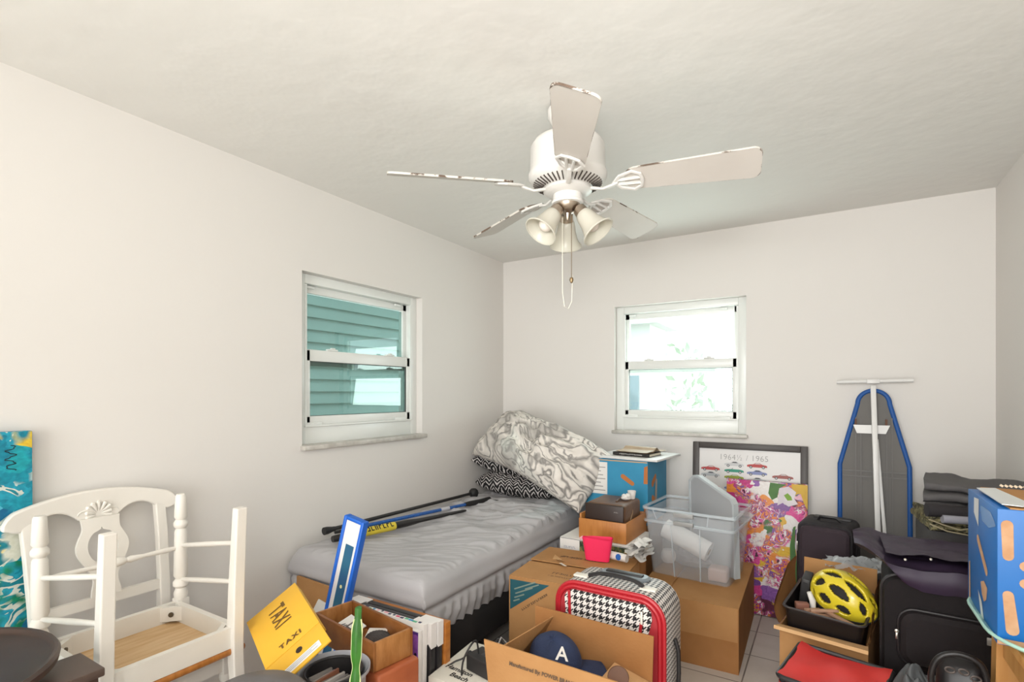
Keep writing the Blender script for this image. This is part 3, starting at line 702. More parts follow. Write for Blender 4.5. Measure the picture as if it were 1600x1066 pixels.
LEFTF = lambda x, y, z: Matrix(((0, 0, -1, x), (-1, 0, 0, y), (0, 1, 0, z), (0, 0, 0, 1)))    # facing -X
RIGHTF = lambda x, y, z: Matrix(((0, 0, 1, x), (1, 0, 0, y), (0, 1, 0, z), (0, 0, 0, 1)))     # facing +X
def rod(x0, z0, x1, z1, w0, w1, n=6):
    """outline of a rounded torn strip between two points"""
    d = Vector((x1-x0, z1-z0)); a = math.atan2(d.y, d.x); P = []
    for i in range(n+1):
        q = a+PI/2+PI*i/n; P.append((x0+w0*math.cos(q), z0+w0*math.sin(q)))
    for i in range(n+1):
        q = a-PI/2+PI*i/n; P.append((x1+w1*math.cos(q), z1+w1*math.sin(q)))
    return P

# printed moving carton beside the bed
t = thing('cardboard_box', 'closed brown moving box with a dark teal printed corner beside the bed', 'cardboard box', (-1.062, 2.365, 0), math.radians(5))
w_, d_, h_ = 0.50, 0.50, 0.495
b = MB().box((0, 0, h_/2), (w_, d_, h_)); fm = FRONT(-w_/2, -d_/2, 0)
b.decal([(0.006, h_-0.012), (0.006, h_-0.155), (0.205, h_-0.012)], fm, 1, 0.0008)
for i, (x, z, L) in enumerate(((0.03, 0.095, 0.05), (0.035, 0.075, 0.09), (0.03, 0.055, 0.11), (0.085, 0.047, 0.07), (0.025, 0.112, 0.03))):
    b.decal(rod(x, h_-z, x+L*0.94, h_-z+L*0.42, 0.003, 0.003, 3), fm, 2, 0.0012)
b.scribble(fm @ MX((0.13, h_-0.100, 0.0006), (0, 0, math.radians(36))), 0.16, 0.010, 14, 3, 2, 0.0006, 0.3)
b.decal(rod(0.20, h_-0.185, 0.28, h_-0.185, 0.022, 0.022), fm, 4, 0.0012)
b.build('body', [m_card, mat('dark_teal_print', '#1c5560', 0.6), mat('faded_print_line', '#7f8d80', 0.7), m_ink, mat('hand_hole_dark', '#16343a', 0.8)], t)
b = MB().box((0, -0.13, h_+0.002), (w_, 0.235, 0.004), rot=(0.0, 0, 0)); b.scribble(MX((0.0, -0.13, h_+0.0042)), 0.16, 0.022, 9, 1, 3).scribble(MX((0.0, -0.17, h_+0.0042)), 0.17, 0.012, 15, 1, 4)
b.build('flap', [m_card, m_ink], t)
b = MB().box((0, 0.125, h_+0.006), (w_, 0.26, 0.004), rot=(math.radians(-1.5), 0, 0)); b.text('THIS SIDE UP', 0.034, MX((-0.03, 0.115, h_+0.0098), (math.radians(-1.5), 0, 0)) @ Matrix.Rotation(PI, 4, 'Z'), 1, weight=0.0004)
b.build('flap', [m_card, m_ink], t)
b = MB(); b.add([(-0.14, 0.05, h_+0.012), (-0.06, 0.03, h_+0.012), (-0.10, 0.02, h_+0.016), (-0.16, 0.10, h_+0.013)], [(0, 2, 1), (0, 3, 2)]); b.prism([(-0.16, 0.11), (-0.145, 0.04), (-0.10, 0.05)], 0.003, mx=MX((0, 0, h_+0.011)))
b.build('torn_flap', m_cardl, t)
MB().prism([(-0.09, -0.01), (-0.05, -0.04), (-0.042, -0.034), (-0.082, 0.0)], 0.001, mx=MX((0, 0, h_+0.013))).build('packing_tape', mat('glossy_tape', '#e6dccb', 0.15), t)

# long carton under the clear bin
t = thing('cardboard_box', 'long low brown cardboard box carrying the clear plastic bin', 'cardboard box', (-0.63, 3.09, 0), math.radians(1.5))
MB().box((0, 0, 0.157), (0.50, 0.78, 0.314)).build('body', m_card2, t)
top_flaps(t, 0.50, 0.78, 0.314, m_card, 0.005, 'y', -0.10)
MB().box((0.10, -0.3905, 0.235), (0.29, 0.002, 0.16)).build('side_flap', m_card, t)

# cartons stacked out of sight that carry the wooden crate and the blue box
for nm, lb, lc, sz in (('cardboard_box', 'plain brown box hidden under the white printed box', (-1.115, 2.83, 0), (0.36, 0.33, 0.43)),
                       ('cardboard_box', 'plain brown box underneath the blue box in the corner', (-1.13, 3.30, 0), (0.36, 0.40, 0.55))):
    t = thing(nm, lb, 'cardboard box', lc); MB().box((0, 0, sz[2]/2), sz).build('body', m_card2, t)
    top_flaps(t, sz[0], sz[1], sz[2], m_card)
# white printed box
t = thing('product_box', 'flat white printed box beneath the wooden crate', 'box', (-1.095, 2.83, 0.435), 0)
b = MB().box((0, 0, 0.058), (0.40, 0.36, 0.113), bev=0.002); fm = FRONT(-0.20, -0.18, 0)
b.decal([(0.12, 0.004), (0.40, 0.004), (0.40, 0.108), (0.12, 0.108)], fm, 1, 0.001); b.decal([(0.0, 0.110), (0.4, 0.110), (0.4, 0.113), (0.0, 0.113)], fm, 2, 0.001)
b.scribble(fm @ MX((0.06, 0.065, 0.0006)), 0.075, 0.011, 8, 3, 5).scribble(fm @ MX((0.06, 0.045, 0.0006)), 0.06, 0.006, 9, 3, 6)
pm = blotch('dark_printed_picture', [(0, '#4b5a3a'), (0.4, '#8a7a4a'), (0.6, '#2e3a2c'), (0.8, '#b9a878')], 30, 0.02)
b.build('carton', [m_white, pm, mat('grey_line', '#77777a'), mat('grey_blue_print', '#8b93a6')], t)

# wooden crate with brown case
m_crate = wood('orange_crate_wood', '#c08040', '#ad6d30', 4, (8, 1, 2))
t = thing('wooden_crate', 'open honey coloured wooden crate holding a brown case', 'crate', (-1.055, 2.855, 0.551), math.radians(-1))
w_, d_, th = 0.275, 0.34, 0.010
for s in (-1, 1):
    MB().box((0, s*(d_/2-th/2), 0.055), (w_, th, 0.11), bev=0.001).build('side_board', m_crate, t)
    MB().box((s*(w_/2-th/2), 0, 0.055 if s > 0 else 0.067), (th, d_-2*th, 0.11 if s > 0 else 0.134), bev=0.001).build('end_board', m_crate, t)
MB().box((0, 0, 0.006), (w_-2*th-0.001, d_-2*th-0.001, 0.010)).build('base_board', m_crate, t)
t = thing('carrying_case', 'dark brown rounded case standing in the wooden crate', 'case', (-1.055, 2.845, 0.564), math.radians(-1))
m_leath = mat('brown_leatherette', '#76573f', 0.45, col2='#5f4330', vscale=7, bump=0.2, bscale=60); m_dleath = mat('dark_brown_front', '#2e1f18', 0.4)
MB().box((0, 0.01, 0.092), (0.232, 0.27, 0.184), bev=0.022, seg=4).build('shell', m_leath, t)
MB().box((0, -0.128, 0.092), (0.226, 0.012, 0.178), bev=0.0055, seg=3).build('front_cover', m_dleath, t)
MB().tube([(0.04, -0.05, 0.186), (0.04, -0.02, 0.192), (0.04, 0.05, 0.192), (0.04, 0.08, 0.186)], 0.005, 8).build('handle', m_leath, t)
MB().tube([(0.118, -0.05, 0.02), (0.1185, -0.04, 0.09), (0.118, 0.0, 0.13), (0.10, 0.02, 0.184)], 0.0022, 8).build('cord', mat('tan_cord', '#a08363'), t)
MB().scribble(FRONT(0.07, -0.1342, 0.145), 0.026, 0.006, 5, 0, 7, 0.0006, 0.3).build('badge', mat('pale_metal', '#a7a29c', 0.4, 0.6), t)
one(MB().lathe([(0, 0), (0.018, 0), (0.024, 0.045), (0.0225, 0.045), (0.017, 0.003), (0, 0.003)], 20).build('paper_cup', m_white), 'tiny white cup standing on the brown case', 'cup', loc=(-0.972, 2.93, 0.749))
def crumple(name, label, loc, r, h, m, cat, seed=0, sx=1, sy=1, n=26, soft=False):
    b = MB()
    def f(u, v):
        a = u*2*PI; p = v*PI; d = Vector((math.sin(p)*math.cos(a), math.sin(p)*math.sin(a), math.cos(p)))
        k = 1+0.35*noise.noise(d*1.7+Vector((seed, 0, 0)))+0.25*abs(noise.noise(d*4+Vector((0, seed, 0))))
        if soft: k = 1+0.10*noise.noise(d*1.7+Vector((seed, 0, 0)))+0.10*abs(noise.noise(d*3.2+Vector((0, seed, 0))))
        return (d.x*r*k*sx, d.y*r*k*sy, max(0, (d.z*0.5+0.5))*h*k)
    b.grid(f, 60 if soft else n, 60 if soft else n, smooth=soft)
    o = b.build(name, m); return one(o, label, cat, loc=loc)
crumple('crumpled_tissue', 'crumpled white tissue on the back of the brown case', (-0.985, 2.865, 0.752), 0.028, 0.03, m_white, 'tissue', 3)

# rolled papers and a tube beside the crate
t = thing('paper_tube', 'white cardboard tube with a round blue sticker lying in front of the wooden crate', 'tube', (-0.93, 2.53, 0.532))
MB().cyl((-0.10, 0.02, 0), (0.07, -0.01, 0), 0.020, 0.020, 20).build('tube', m_white, t)
MB(frame_mx((0.028, -0.0215, 0.004), (0.985, -0.17, 0), (0, 0.2, 1))).lathe([(0, 0.0012), (0.015, 0.0008), (0.0155, 0)], 20).build('sticker', mat('blue_sticker', '#1f63b5', 0.4), t)
R = random.Random(5)
t = thing('rolled_papers', 'loose bundle of crumpled white paper sheets beside the wooden crate', 'papers', (-0.835, 2.72, 0.50))
for i in range(6):
    b = MB(); a = R.uniform(-0.5, 0.5); zz = 0.02+0.014*i; L = R.uniform(0.11, 0.16); yy = R.uniform(-0.05, 0.03)
    b.grid(lambda u, v, a=a, zz=zz, L=L, yy=yy, i=i: ((v-0.5)*0.07+0.01*math.sin(u*9+i), yy-0.06+(u-0.5)*L*1.4, zz+0.012*math.sin(v*5+i)+0.014*noise.noise(Vector((u*4, v*4, i)))), 14, 8, smooth=True)
    b.build('sheet', m_white, t)
one(MB().box((0, 0, 0.24), (0.045, 0.26, 0.48), bev=0.01).build('carton', m_card2), 'narrow brown carton squeezed between the wooden crate and the clear bin', 'cardboard box', loc=(-0.909, 2.80, 0))

# pink silicone bag
def bucket(u, v):
    a = u*2*PI; w_ = 0.060+0.018*v; d_ = 0.018+0.012*v
    cx, sx = math.cos(a), math.sin(a); k = 0.55
    return (math.copysign(abs(cx)**k, cx)*w_, math.copysign(abs(sx)**k, sx)*d_, 0.115*v+0.004*math.sin(a*2)*v)
b = MB().grid(bucket, 40, 10, cu=True); b.grid(lambda u, v: tuple(c*q for c, q in zip(bucket(u, 1-v), (0.965, 0.93, 1))), 40, 10, cu=True); n0 = 40
b.grid(lambda u, v: (bucket(u, 0)[0]*v, bucket(u, 0)[1]*v, 0.002), 40, 2, cu=True)
m_pink = mat('hot_pink_silicone', '#f0305f', 0.45, spec=0.4)
t = thing('silicone_pouch', 'hot pink silicone pouch open at the top, standing on the moving box', 'pouch', (-1.005, 2.49, 0.508), math.radians(8))
b.build('pouch', m_pink, t)
MB().tube([(-0.074, 0, 0.108), (-0.088, -0.006, 0.098), (-0.088, -0.012, 0.108), (-0.074, -0.012, 0.117)], 0.0035, 8).build('tab', mat('pale_pink_tab', '#f3b9c8', 0.5), t)

# blue box in the corner with books
m_bblue = mat('teal_blue_print', '#2a86ad', 0.6, col2='#2f8fb5', vscale=6); m_orp = mat('orange_brown_torn', '#b9713a', 0.8)
t = thing('cardboard_box', 'teal blue cardboard box with orange brown marks behind the wooden crate', 'cardboard box', (-1.13, 3.31, 0.56), 0)
w_, d_, h_ = 0.40, 0.42, 0.385
b = MB().box((0, 0, h_/2), (w_, d_, h_)); fm = FRONT(-w_/2, -d_/2, 0); rm = RIGHTF(w_/2, -d_/2, 0)
for q in ((0.245, 0.285, 0.305, 0.245, 0.014, 0.013), (0.245, 0.135, 0.30, 0.155, 0.012, 0.012)): b.decal(rod(*q), fm, 1, 0.0008)
b.decal([(0.375, 0.25), (0.40, 0.25), (0.40, 0.36), (0.378, 0.35)], fm, 1, 0.0008); b.decal([(0.375, 0.02), (0.40, 0.02), (0.40, 0.12), (0.378, 0.12)], fm, 1, 0.0008)
b.decal([(0.004, 0.375), (0.396, 0.375), (0.396, 0.381), (0.004, 0.381)], fm, 2, 0.0008)
for q in ((0.10, 0.24, 0.16, 0.275, 0.022, 0.018), (0.10, 0.15, 0.15, 0.125, 0.020, 0.018)): b.decal(rod(*q), rm, 1, 0.0008)
b.decal(rod(0.17, 0.14, 0.18, 0.24, 0.022, 0.020), rm, 3, 0.0012)
b.build('body', [m_bblue, m_orp, m_cardl, mat('tan_tape', '#b3a08a', 0.5)], t)
b = MB().box((0, 0, 0), (0.10, 0.0015, 0.20)); fm2 = FRONT(-0.05, -0.0008, -0.10)
for i in range(7): b.decal([(0.012, 0.02+i*0.024), (0.088-(i % 3)*0.015, 0.02+i*0.024), (0.088-(i % 3)*0.015, 0.026+i*0.024), (0.012, 0.026+i*0.024)], fm2, 1)
o = b.build('printed_sheet', [m_white, mat('grey_print', '#9d9a96')], t); o.location = (-0.105, -0.2125, 0.265)
m_lid = mat('white_board', '#dcdbd8', 0.45)
one(MB().box((0, 0, 0.007), (0.44, 0.42, 0.014), bev=0.003).build('board', m_lid), 'thin white board lying on the teal blue box, under the books', 'board', loc=(-1.07, 3.315, 0.947), rot=(0, 0, math.radians(-5)))
def book(name, label, w, d, h, loc, rz, cover, pages, title=None, group=None):
    t = thing(name, label, 'book', loc, rz, group)
    b = MB().box((0, 0, 0.0012), (w, d, 0.0024)).box((0, 0, h-0.0012), (w, d, 0.0024)).box((0, -d/2+0.0012, h/2), (w, 0.0024, h))
    if title: b.scribble(FRONT(0, -d/2, h/2), w*0.62, h*0.35, title, 1, 8, 0.0006, 0.25)
    b.build('cover', [cover, m_white], t)
    MB().box((0, 0.001, h/2), (w-0.008, d-0.006, h-0.005)).build('pages', pages, t); return t
m_pages = mat('book_pages', '#d9cfbb', 0.8, var=0.1, vscale=40, stretch=(1, 30, 1))
book('book', 'black spined paperback lying lowest on the white board', 0.25, 0.18, 0.020, (-1.05, 3.27, 0.963), math.radians(-8), mat('black_book_cover', '#23211f', 0.4), m_pages, 16)
t = thing('magazine', 'tan magazine splayed open face down on top of the black paperback', 'magazine', (-1.03, 3.29, 0.985), math.radians(-12))
b = MB().grid(lambda u, v: ((v-0.5)*0.22, (u-0.5)*0.26, 0.006+0.024*math.exp(-((u-0.5)/0.10)**2)+0.004*math.sin(u*6)), 24, 4); b.grid(lambda u, v: ((v-0.5)*0.22, (u-0.5)*0.26, 0.001+0.022*math.exp(-((u-0.5)/0.10)**2)), 24, 4)
b.build('cover', mat('tan_cover', '#b9a184', 0.5, var=0.2, vscale=12), t)

# clear storage bin
def plastic(name, col, al, rough=0.12):
    m = bpy.data.materials.new(name); m.use_nodes = True; t = NT(m); b = t.n['Principled BSDF']
    b.inputs['Base Color'].default_value = C(col); b.inputs['Alpha'].default_value = al; b.inputs['Roughness'].default_value = rough; return m
m_clear = plastic('clear_plastic_wall', '#e3e9ee', 0.22); m_rim = plastic('clear_plastic_rim', '#e6eff5', 0.40); m_greyp = mat('grey_plastic', '#a5a5a4', 0.4)
bin_ = thing('storage_bin', 'clear plastic storage bin with grey latches on the long low box', 'bin', (-0.655, 3.165, 0.318), math.radians(-5))
bw0, bd0, bw1, bd1, bh = 0.43, 0.34, 0.50, 0.42, 0.385
def rrect(w, d, r, n=5):
    P = []
    for cx, cy, a0 in ((w/2-r, d/2-r, 0), (-w/2+r, d/2-r, 90), (-w/2+r, -d/2+r, 180), (w/2-r, -d/2+r, 270)):
        for i in range(n+1): a = math.radians(a0+90*i/n); P.append((cx+r*math.cos(a), cy+r*math.sin(a)))
    return P
def shell(b, levels, mi=0, r=0.03, mx=None, caps=(False, False)):
    """levels: (w, d, z[, r])"""
    vs = []; fs = []; n = None
    for L in levels:
        P = rrect(L[0], L[1], L[3] if len(L) > 3 else r); n = len(P); vs += [(x, y, L[2]) for x, y in P]
    for k in range(len(levels)-1):
        for i in range(n): fs.append((k*n+i, k*n+(i+1) % n, (k+1)*n+(i+1) % n, (k+1)*n+i))
    b.add(vs, fs, mi, True, mx)
    if caps[0]: b.add(vs[:n], [tuple(range(n))[::-1]], mi, False, mx)
    if caps[1]: b.add(vs[-n:], [tuple(range(n))], mi, False, mx)
    return b
def lerpw(z): k = z/bh; return bw0+(bw1-bw0)*k, bd0+(bd1-bd0)*k
b = MB(); shell(b, [(*lerpw(z), z) for z in (0.0, 0.05, 0.15, 0.25, 0.36)], caps=(True, False)); shell(b, [(lerpw(z)[0]-0.006, lerpw(z)[1]-0.006, z+0.003) for z in (0.36, 0.25, 0.15, 0.05, 0.0)])
b.build('tub', m_clear, bin_)
b = MB(); shell(b, [(bw1-0.012, bd1-0.012, 0.30), (bw1+0.006, bd1+0.006, 0.30), (bw1+0.008, bd1+0.008, 0.312), (bw1-0.006, bd1-0.006, 0.314)]); shell(b, [(bw1-0.004, bd1-0.004, 0.372), (bw1+0.016, bd1+0.016, 0.372), (bw1+0.016, bd1+0.016, 0.385), (bw1-0.008, bd1-0.008, 0.385), (bw1-0.008, bd1-0.008, 0.372)])
b.build('rim', m_rim, bin_)
for x in (-0.19, -0.085, 0.075, 0.12):
    MB().bar((x*0.9, -0.196 if x in (-0.19, 0.12) else -0.172, 0.312 if x in (-0.19, 0.12) else 0.0), (x, -0.213, 0.376 if x in (-0.19, 0.12) else 0.30), 0.004, 0.006, up=(0, 1, 0)).build('rib', m_rim, bin_)
for z in (0.365, 0.318):
    MB().box((-0.01, -0.226, z), (0.11, 0.022, 0.024), bev=0.005).build('latch', m_greyp, bin_)
# lid stood upright in the bin
t = thing('bin_lid', 'grey plastic lid standing upright inside the clear bin', 'lid', (-0.56, 3.19, 0.335), rot=(math.radians(3), 0, math.radians(62)))
t.rotation_euler = (0, math.radians(-2), math.radians(-38))
b = MB(FRONT(0, 0, 0)); P = [(-0.17, 0), (0.17, 0), (0.17, 0.40), (0.155, 0.425), (-0.10, 0.52), (-0.135, 0.52), (-0.17, 0.49)]
b.prism(P, 0.022); b.build('panel', mat('grey_lid_plastic', '#a9aaac', 0.35), t, bev=0.004)
b = MB(FRONT(0, 0, 0)); Q = [(-0.182, 0), (-0.17, 0), (-0.17, 0.49), (-0.135, 0.52), (-0.10, 0.52), (0.155, 0.425), (0.17, 0.40), (0.17, 0), (0.182, 0), (0.182, 0.408), (0.162, 0.437), (-0.098, 0.533), (-0.14, 0.533), (-0.182, 0.497)]
b.prism(Q, 0.034, mx=MX((0, 0, -0.006))); b.build('rim', mat('pale_lid_rim', '#bfc4c6', 0.35), t, bev=0.003)
# contents
t = thing('paper_towel_roll', 'white paper roll lying slanted inside the clear bin', 'paper roll', (-0.70, 3.07, 0.52), rot=(0, math.radians(20), math.radians(-8)))
MB().tube([(-0.13, 0, 0), (0.14, 0, 0)], 0.055, 26).build('roll', mat('white_roll_paper', '#f0eeec', 0.7), t)
MB().cyl((0.1402, 0, 0), (0.141, 0, 0), 0.02, 0.02, 18).build('core_hole', mat('core_brown', '#a88b68'), t)
one(MB().lathe([(0, -0.04), (0.03, -0.035), (0.042, -0.012), (0.042, 0.014), (0.03, 0.036), (0, 0.04)], 24).build('ball', mat('pale_ball', '#d8d4d2', 0.6)), 'round white ball inside the clear bin below the paper roll', 'ball', loc=(-0.795, 3.055, 0.415))
crumple('folded_towel', 'bunched grey cloth in the bottom of the clear bin', (-0.69, 3.22, 0.325), 0.10, 0.10, mat('grey_cloth', '#a7a3a6', 0.9), 'cloth', 8, 1.2, 0.8)
one(MB().box((0, 0, 0), (0.10, 0.10, 0.07), bev=0.012, seg=3).build('small_box', mat('kraft_pink_box', '#c7a9a0', 0.7)), 'small pinkish carton in the front right corner of the clear bin', 'box', loc=(-0.52, 3.06, 0.36))

# ---------------------------------------------------------------- things leaning on the back wall
m_frame = mat('charcoal_frame', '#413b38', 0.45)
lean = math.radians(-3.2)
t = thing('framed_poster', 'dark framed poster of classic cars dated 1964½ and 1965 on the back wall', 'poster', (-0.443, 3.575, 0), rot=(lean, 0, 0))
PW, PH_ = 0.672, 1.035; fw = 0.040
for (x, z, sx, sz) in ((-PW/2+fw/2, PH_/2, fw, PH_), (PW/2-fw/2, PH_/2, fw, PH_), (0, fw/2, PW-2*fw, fw), (0, PH_-fw/2, PW-2*fw, fw)):
    MB().box((x, 0, z), (sx, 0.028, sz), bev=0.003).build('frame_side', m_frame, t)
b = MB().box((0, 0.004, PH_/2), (PW-2*fw, 0.008, PH_-2*fw)); fm = FRONT(0, 0.0, 0)
cols = {'w': '#c9c9c9', 'r': '#b8403e', 'g': '#2e9176', 'l': '#8f9a2c', 'b': '#7e88b4', 's': '#b9bdc0', 'm': '#9d5650', 'c': '#d5c8a2', 'k': '#3a3a3c'}
keys = list(cols)
b.text('1964½ / 1965', 0.052, fm @ MX((-0.025, 0.942, 0.0004)), 1, sx=0.92, weight=-0.0006, spacing=1.08)
def car(cx, cz, key, L=0.118, conv=False):
    k = L/0.118; mi = 2+keys.index(key)
    body = [(-0.059, -0.006), (-0.058, 0.004), (-0.045, 0.008), (-0.022, 0.010), (0.030, 0.010), (0.052, 0.006), (0.058, 0.001), (0.058, -0.007), (0.03, -0.009), (-0.04, -0.009)]
    b.decal([(cx+x*k, cz+z*k) for x, z in body], fm, mi)
    roof = [(-0.022, 0.010), (-0.008, 0.0195), (0.014, 0.0195), (0.030, 0.010)]; gl = [(-0.016, 0.011), (-0.006, 0.0178), (0.012, 0.0178), (0.023, 0.011)]
    if not conv: b.decal([(cx+x*k, cz+z*k) for x, z in roof], fm, mi); b.decal([(cx+x*k, cz+z*k) for x, z in gl], fm, 2+keys.index('k') if key in 'wsb' else 2+keys.index('w'), 0.0009)
    else: b.decal([(cx+x*k, cz+z*k) for x, z in ((-0.016, 0.010), (-0.008, 0.018), (-0.005, 0.018), (-0.012, 0.010))], fm, 2+keys.index('k'))
    for wx in (-0.036, 0.036):
        for r_, mm, lf in ((0.0088, 'k', 0.0012), (0.005, 'w', 0.0015)):
            b.decal([(cx+wx*k+r_*k*math.cos(q*PI/6), cz-0.008*k+r_*k*math.sin(q*PI/6)) for q in range(12)], fm, 2+keys.index(mm), lf)
xs = (-0.225, -0.080, 0.055, 0.20)
for col_, key, z, cv_ in ((0, 'r', 0.862, False), (1, 'w', 0.897, False), (1, 'g', 0.857, True), (1, 'l', 0.815, False), (2, 'r', 0.897, False), (2, 'b', 0.851, False), (2, 's', 0.805, False), (3, 'm', 0.838, False), (3, 'c', 0.793, True), (0, 's', 0.822, False)):
    car(xs[col_], z, key, conv=cv_)
for r0 in range(5):
    for c0 in range(4): car(xs[c0], 0.745-0.062*r0, 'rgbmlscw'[(r0*3+c0*2) % 8])
b.build('print', [mat('poster_paper', '#dedbd8', 0.35), mat('thin_grey_ink', '#9a9896', 0.6)]+[mat('car_'+k, v, 0.5) for k, v in cols.items()], t)

m_flor = blotch('bright_flower_paint', [(0, '#c2307c'), (0.14, '#e9e2df'), (0.26, '#7a4a93'), (0.40, '#e58a2e'), (0.50, '#d7458f'), (0.60, '#8d5aa6'), (0.69, '#e0b22f'), (0.76, '#3f6d2d'), (0.84, '#5c1f3c'), (0.92, '#e7b4c4')], 11, 0.24, (0.3, 0, 0.7),
    stops2=[(0, '#3a1628'), (0.36, '#d8589a'), (0.43, '#ece6e2'), (0.48, '#a23a86'), (0.53, '#e7822f'), (0.58, '#7d4d98'), (0.64, '#e4b63a'), (0.70, '#2f5a2c')], n2s=1.3)
m_green = mat('green_paint', '#4c7d2c', 0.5, col2='#3a6a2a', vscale=8); m_yel = mat('yellow_paint', '#d9b032', 0.5, col2='#c79a22', vscale=9); m_wp = mat('white_paint_stroke', '#e6dfe2', 0.5, col2='#cfc0cd', vscale=9); m_grn2 = mat('lime_paint', '#7aa52b', 0.5)
b = MB().box((0, 0, 0.405), (0.45, 0.030, 0.81), bev=0.003); fm = FRONT(-0.225, -0.015, 0)
def blob(pts, mi, lf): b.decal(pts, fm, mi, lf)
blob([(0.45, 0.806), (0.45, 0.66), (0.43, 0.70), (0.415, 0.75), (0.37, 0.76), (0.365, 0.806)], 2, 0.0008)
blob([(0.25, 0.806), (0.34, 0.80), (0.30, 0.775), (0.29, 0.72), (0.26, 0.70), (0.24, 0.74)], 1, 0.0010)
blob([(0.30, 0.775), (0.35, 0.79), (0.39, 0.76), (0.38, 0.72), (0.40, 0.69), (0.35, 0.67), (0.32, 0.69), (0.29, 0.67), (0.295, 0.72)], 3, 0.0012)
blob([(0.325, 0.735), (0.345, 0.75), (0.365, 0.73), (0.37, 0.71), (0.345, 0.705)], 4, 0.0014)
blob([(0.395, 0.55), (0.415, 0.58), (0.44, 0.52), (0.43, 0.30), (0.42, 0.20), (0.40, 0.35), (0.385, 0.45)], 3, 0.0010)
blob([(0.375, 0.55), (0.388, 0.56), (0.385, 0.44), (0.395, 0.35), (0.405, 0.20), (0.38, 0.22), (0.36, 0.32), (0.358, 0.44)], 1, 0.0013)
b.build('canvas', [m_flor, m_green, m_yel, m_wp, m_grn2], None)
o = bpy.data.objects['canvas']
o.name = 'flower_painting'
one(o, 'unframed canvas of bright pink, purple and orange flowers leaning over the car poster', 'painting', loc=(-0.332, 3.515, 0.005), rot=(math.radians(-3.8), 0, 0))

# ironing board, nose up, legs folded
t = thing('ironing_board', 'blue edged ironing board standing nose up against the back wall, white legs folded', 'ironing board', (0.218, 3.525, 0.0), rot=(math.radians(-4.0), 0, 0))
def half(z):  # half width of the board at height z
    if z < 0.95: return 0.162
    if z < 1.30: return 0.162-0.087*((z-0.95)/0.35)
    k = min(1, (z-1.30)/0.075); return 0.075*math.sqrt(max(0, 1-k*k))*0.98+0.0015
zs = [0.02+i*(0.93)/10 for i in range(11)]+[0.95+0.35*i/8 for i in range(1, 9)]+[1.30+0.075*math.sin(PI/2*i/10) for i in range(1, 11)]
Lp = [(-half(z), z) for z in zs]; Rp = [(half(z), z) for z in zs][::-1]
fmI = FRONT(0, 0, 0)
b = MB(fmI); b.prism([(x*0.95, z if z < 1.3 else 1.3+(z-1.3)*0.86) for x, z in (Lp+Rp)][::-1], 0.014, mx=MX((0, 0, -0.010)))
b.build('board_panel', mat('grey_board_underside', '#6a6763', 0.6), t)
b = MB(); b.tube([(x, 0.0, z) for x, z in (Lp+Rp)], 0.0125, 10, flat=1.0)
b.build('blue_cover_edge', mat('blue_cover', '#15539c', 0.55), t)
m_seam = mat('pressed_rib', '#6b6865', 0.5)
for x in (-0.085, -0.06, 0.085, 0.06): MB().bar((x, -0.0065, 0.05), (x, -0.0065, 1.22), 0.012, 0.005, up=(0, 1, 0)).build('rib', m_seam, t)
for z in (0.50, 0.885, 0.915): MB().bar((-0.150, -0.0065, z), (0.150, -0.0065, z), 0.014, 0.007, up=(0, 1, 0)).build('rib', m_seam, t)
m_wst = mat('white_steel', '#e2e0dd', 0.35)
MB().bar((-0.004, -0.052, 1.40), (0.024, -0.050, 0.15), 0.026, 0.026, bev=0.004, up=(0, 1, 0)).build('leg', m_wst, t)
MB().bar((0.012, -0.022, 1.10), (0.075, -0.022, 0.15), 0.026, 0.018, bev=0.004, up=(0, 1, 0)).build('leg', m_wst, t)
MB().tube([(-0.178, -0.052, 1.422), (0.178, -0.052, 1.428)], 0.011, 14).box((-0.004, -0.052, 1.424), (0.060, 0.028, 0.026), bev=0.004).build('foot_bar', m_wst, t)
b = MB(FRONT(0, -0.020, 0)).prism([(-0.098, 1.178), (-0.080, 1.130), (0.055, 1.130), (0.075, 1.178)], 0.006); b.build('bracket', m_wst, t)
for x in (-0.085, 0.058): MB().box((x, -0.018, 1.192), (0.010, 0.010, 0.04)).build('hinge_pin', mat('rusty_brown', '#6b4a38', 0.7), t)

# ---------------------------------------------------------------- houndstooth suitcase
def hound(name, cell):
    m = bpy.data.materials.new(name); m.use_nodes = True; t = NT(m); bs = t.n['Principled BSDF']; bs.inputs['Roughness'].default_value = 0.5
    sp = t.new('ShaderNodeSeparateXYZ'); t.link(t.uv((1/cell, 1/cell, 1)), sp.inputs[0])
    fx = t.math('FRACT', sp.outputs[0]); fy = t.math('FRACT', sp.outputs[1])
    wx = t.math('LESS_THAN', fx, 0.5); wy = t.math('LESS_THAN', fy, 0.5)
    tw = t.math('LESS_THAN', t.math('FRACT', t.math('MULTIPLY', t.math('SUBTRACT', sp.outputs[0], sp.outputs[1]), 2.0)), 0.5)
    val = t.math('ADD', t.math('MULTIPLY', tw, wx), t.math('MULTIPLY', t.math('SUBTRACT', 1.0, tw), wy))
    t.link(t.ramp(val, [(0.4, '#e4ded8'), (0.6, '#221f22')]), bs.inputs['Base Color']); return m
m_hs = hound('houndstooth_print', 0.026); m_hs2 = hound('fine_houndstooth_print', 0.018)
m_red = mat('red_trim', '#b3202b', 0.4); m_redp = mat('red_fabric', '#a82a32', 0.6)
t = thing('suitcase', 'upright black and white houndstooth suitcase with red trim', 'suitcase', (-0.700, 1.945, 0), math.radians(-1.5))
SW, SD, SHh = 0.43, 0.22, 0.635
fs = FRONT(0, 0, SHh/2+0.02)
H2 = SHh-0.04
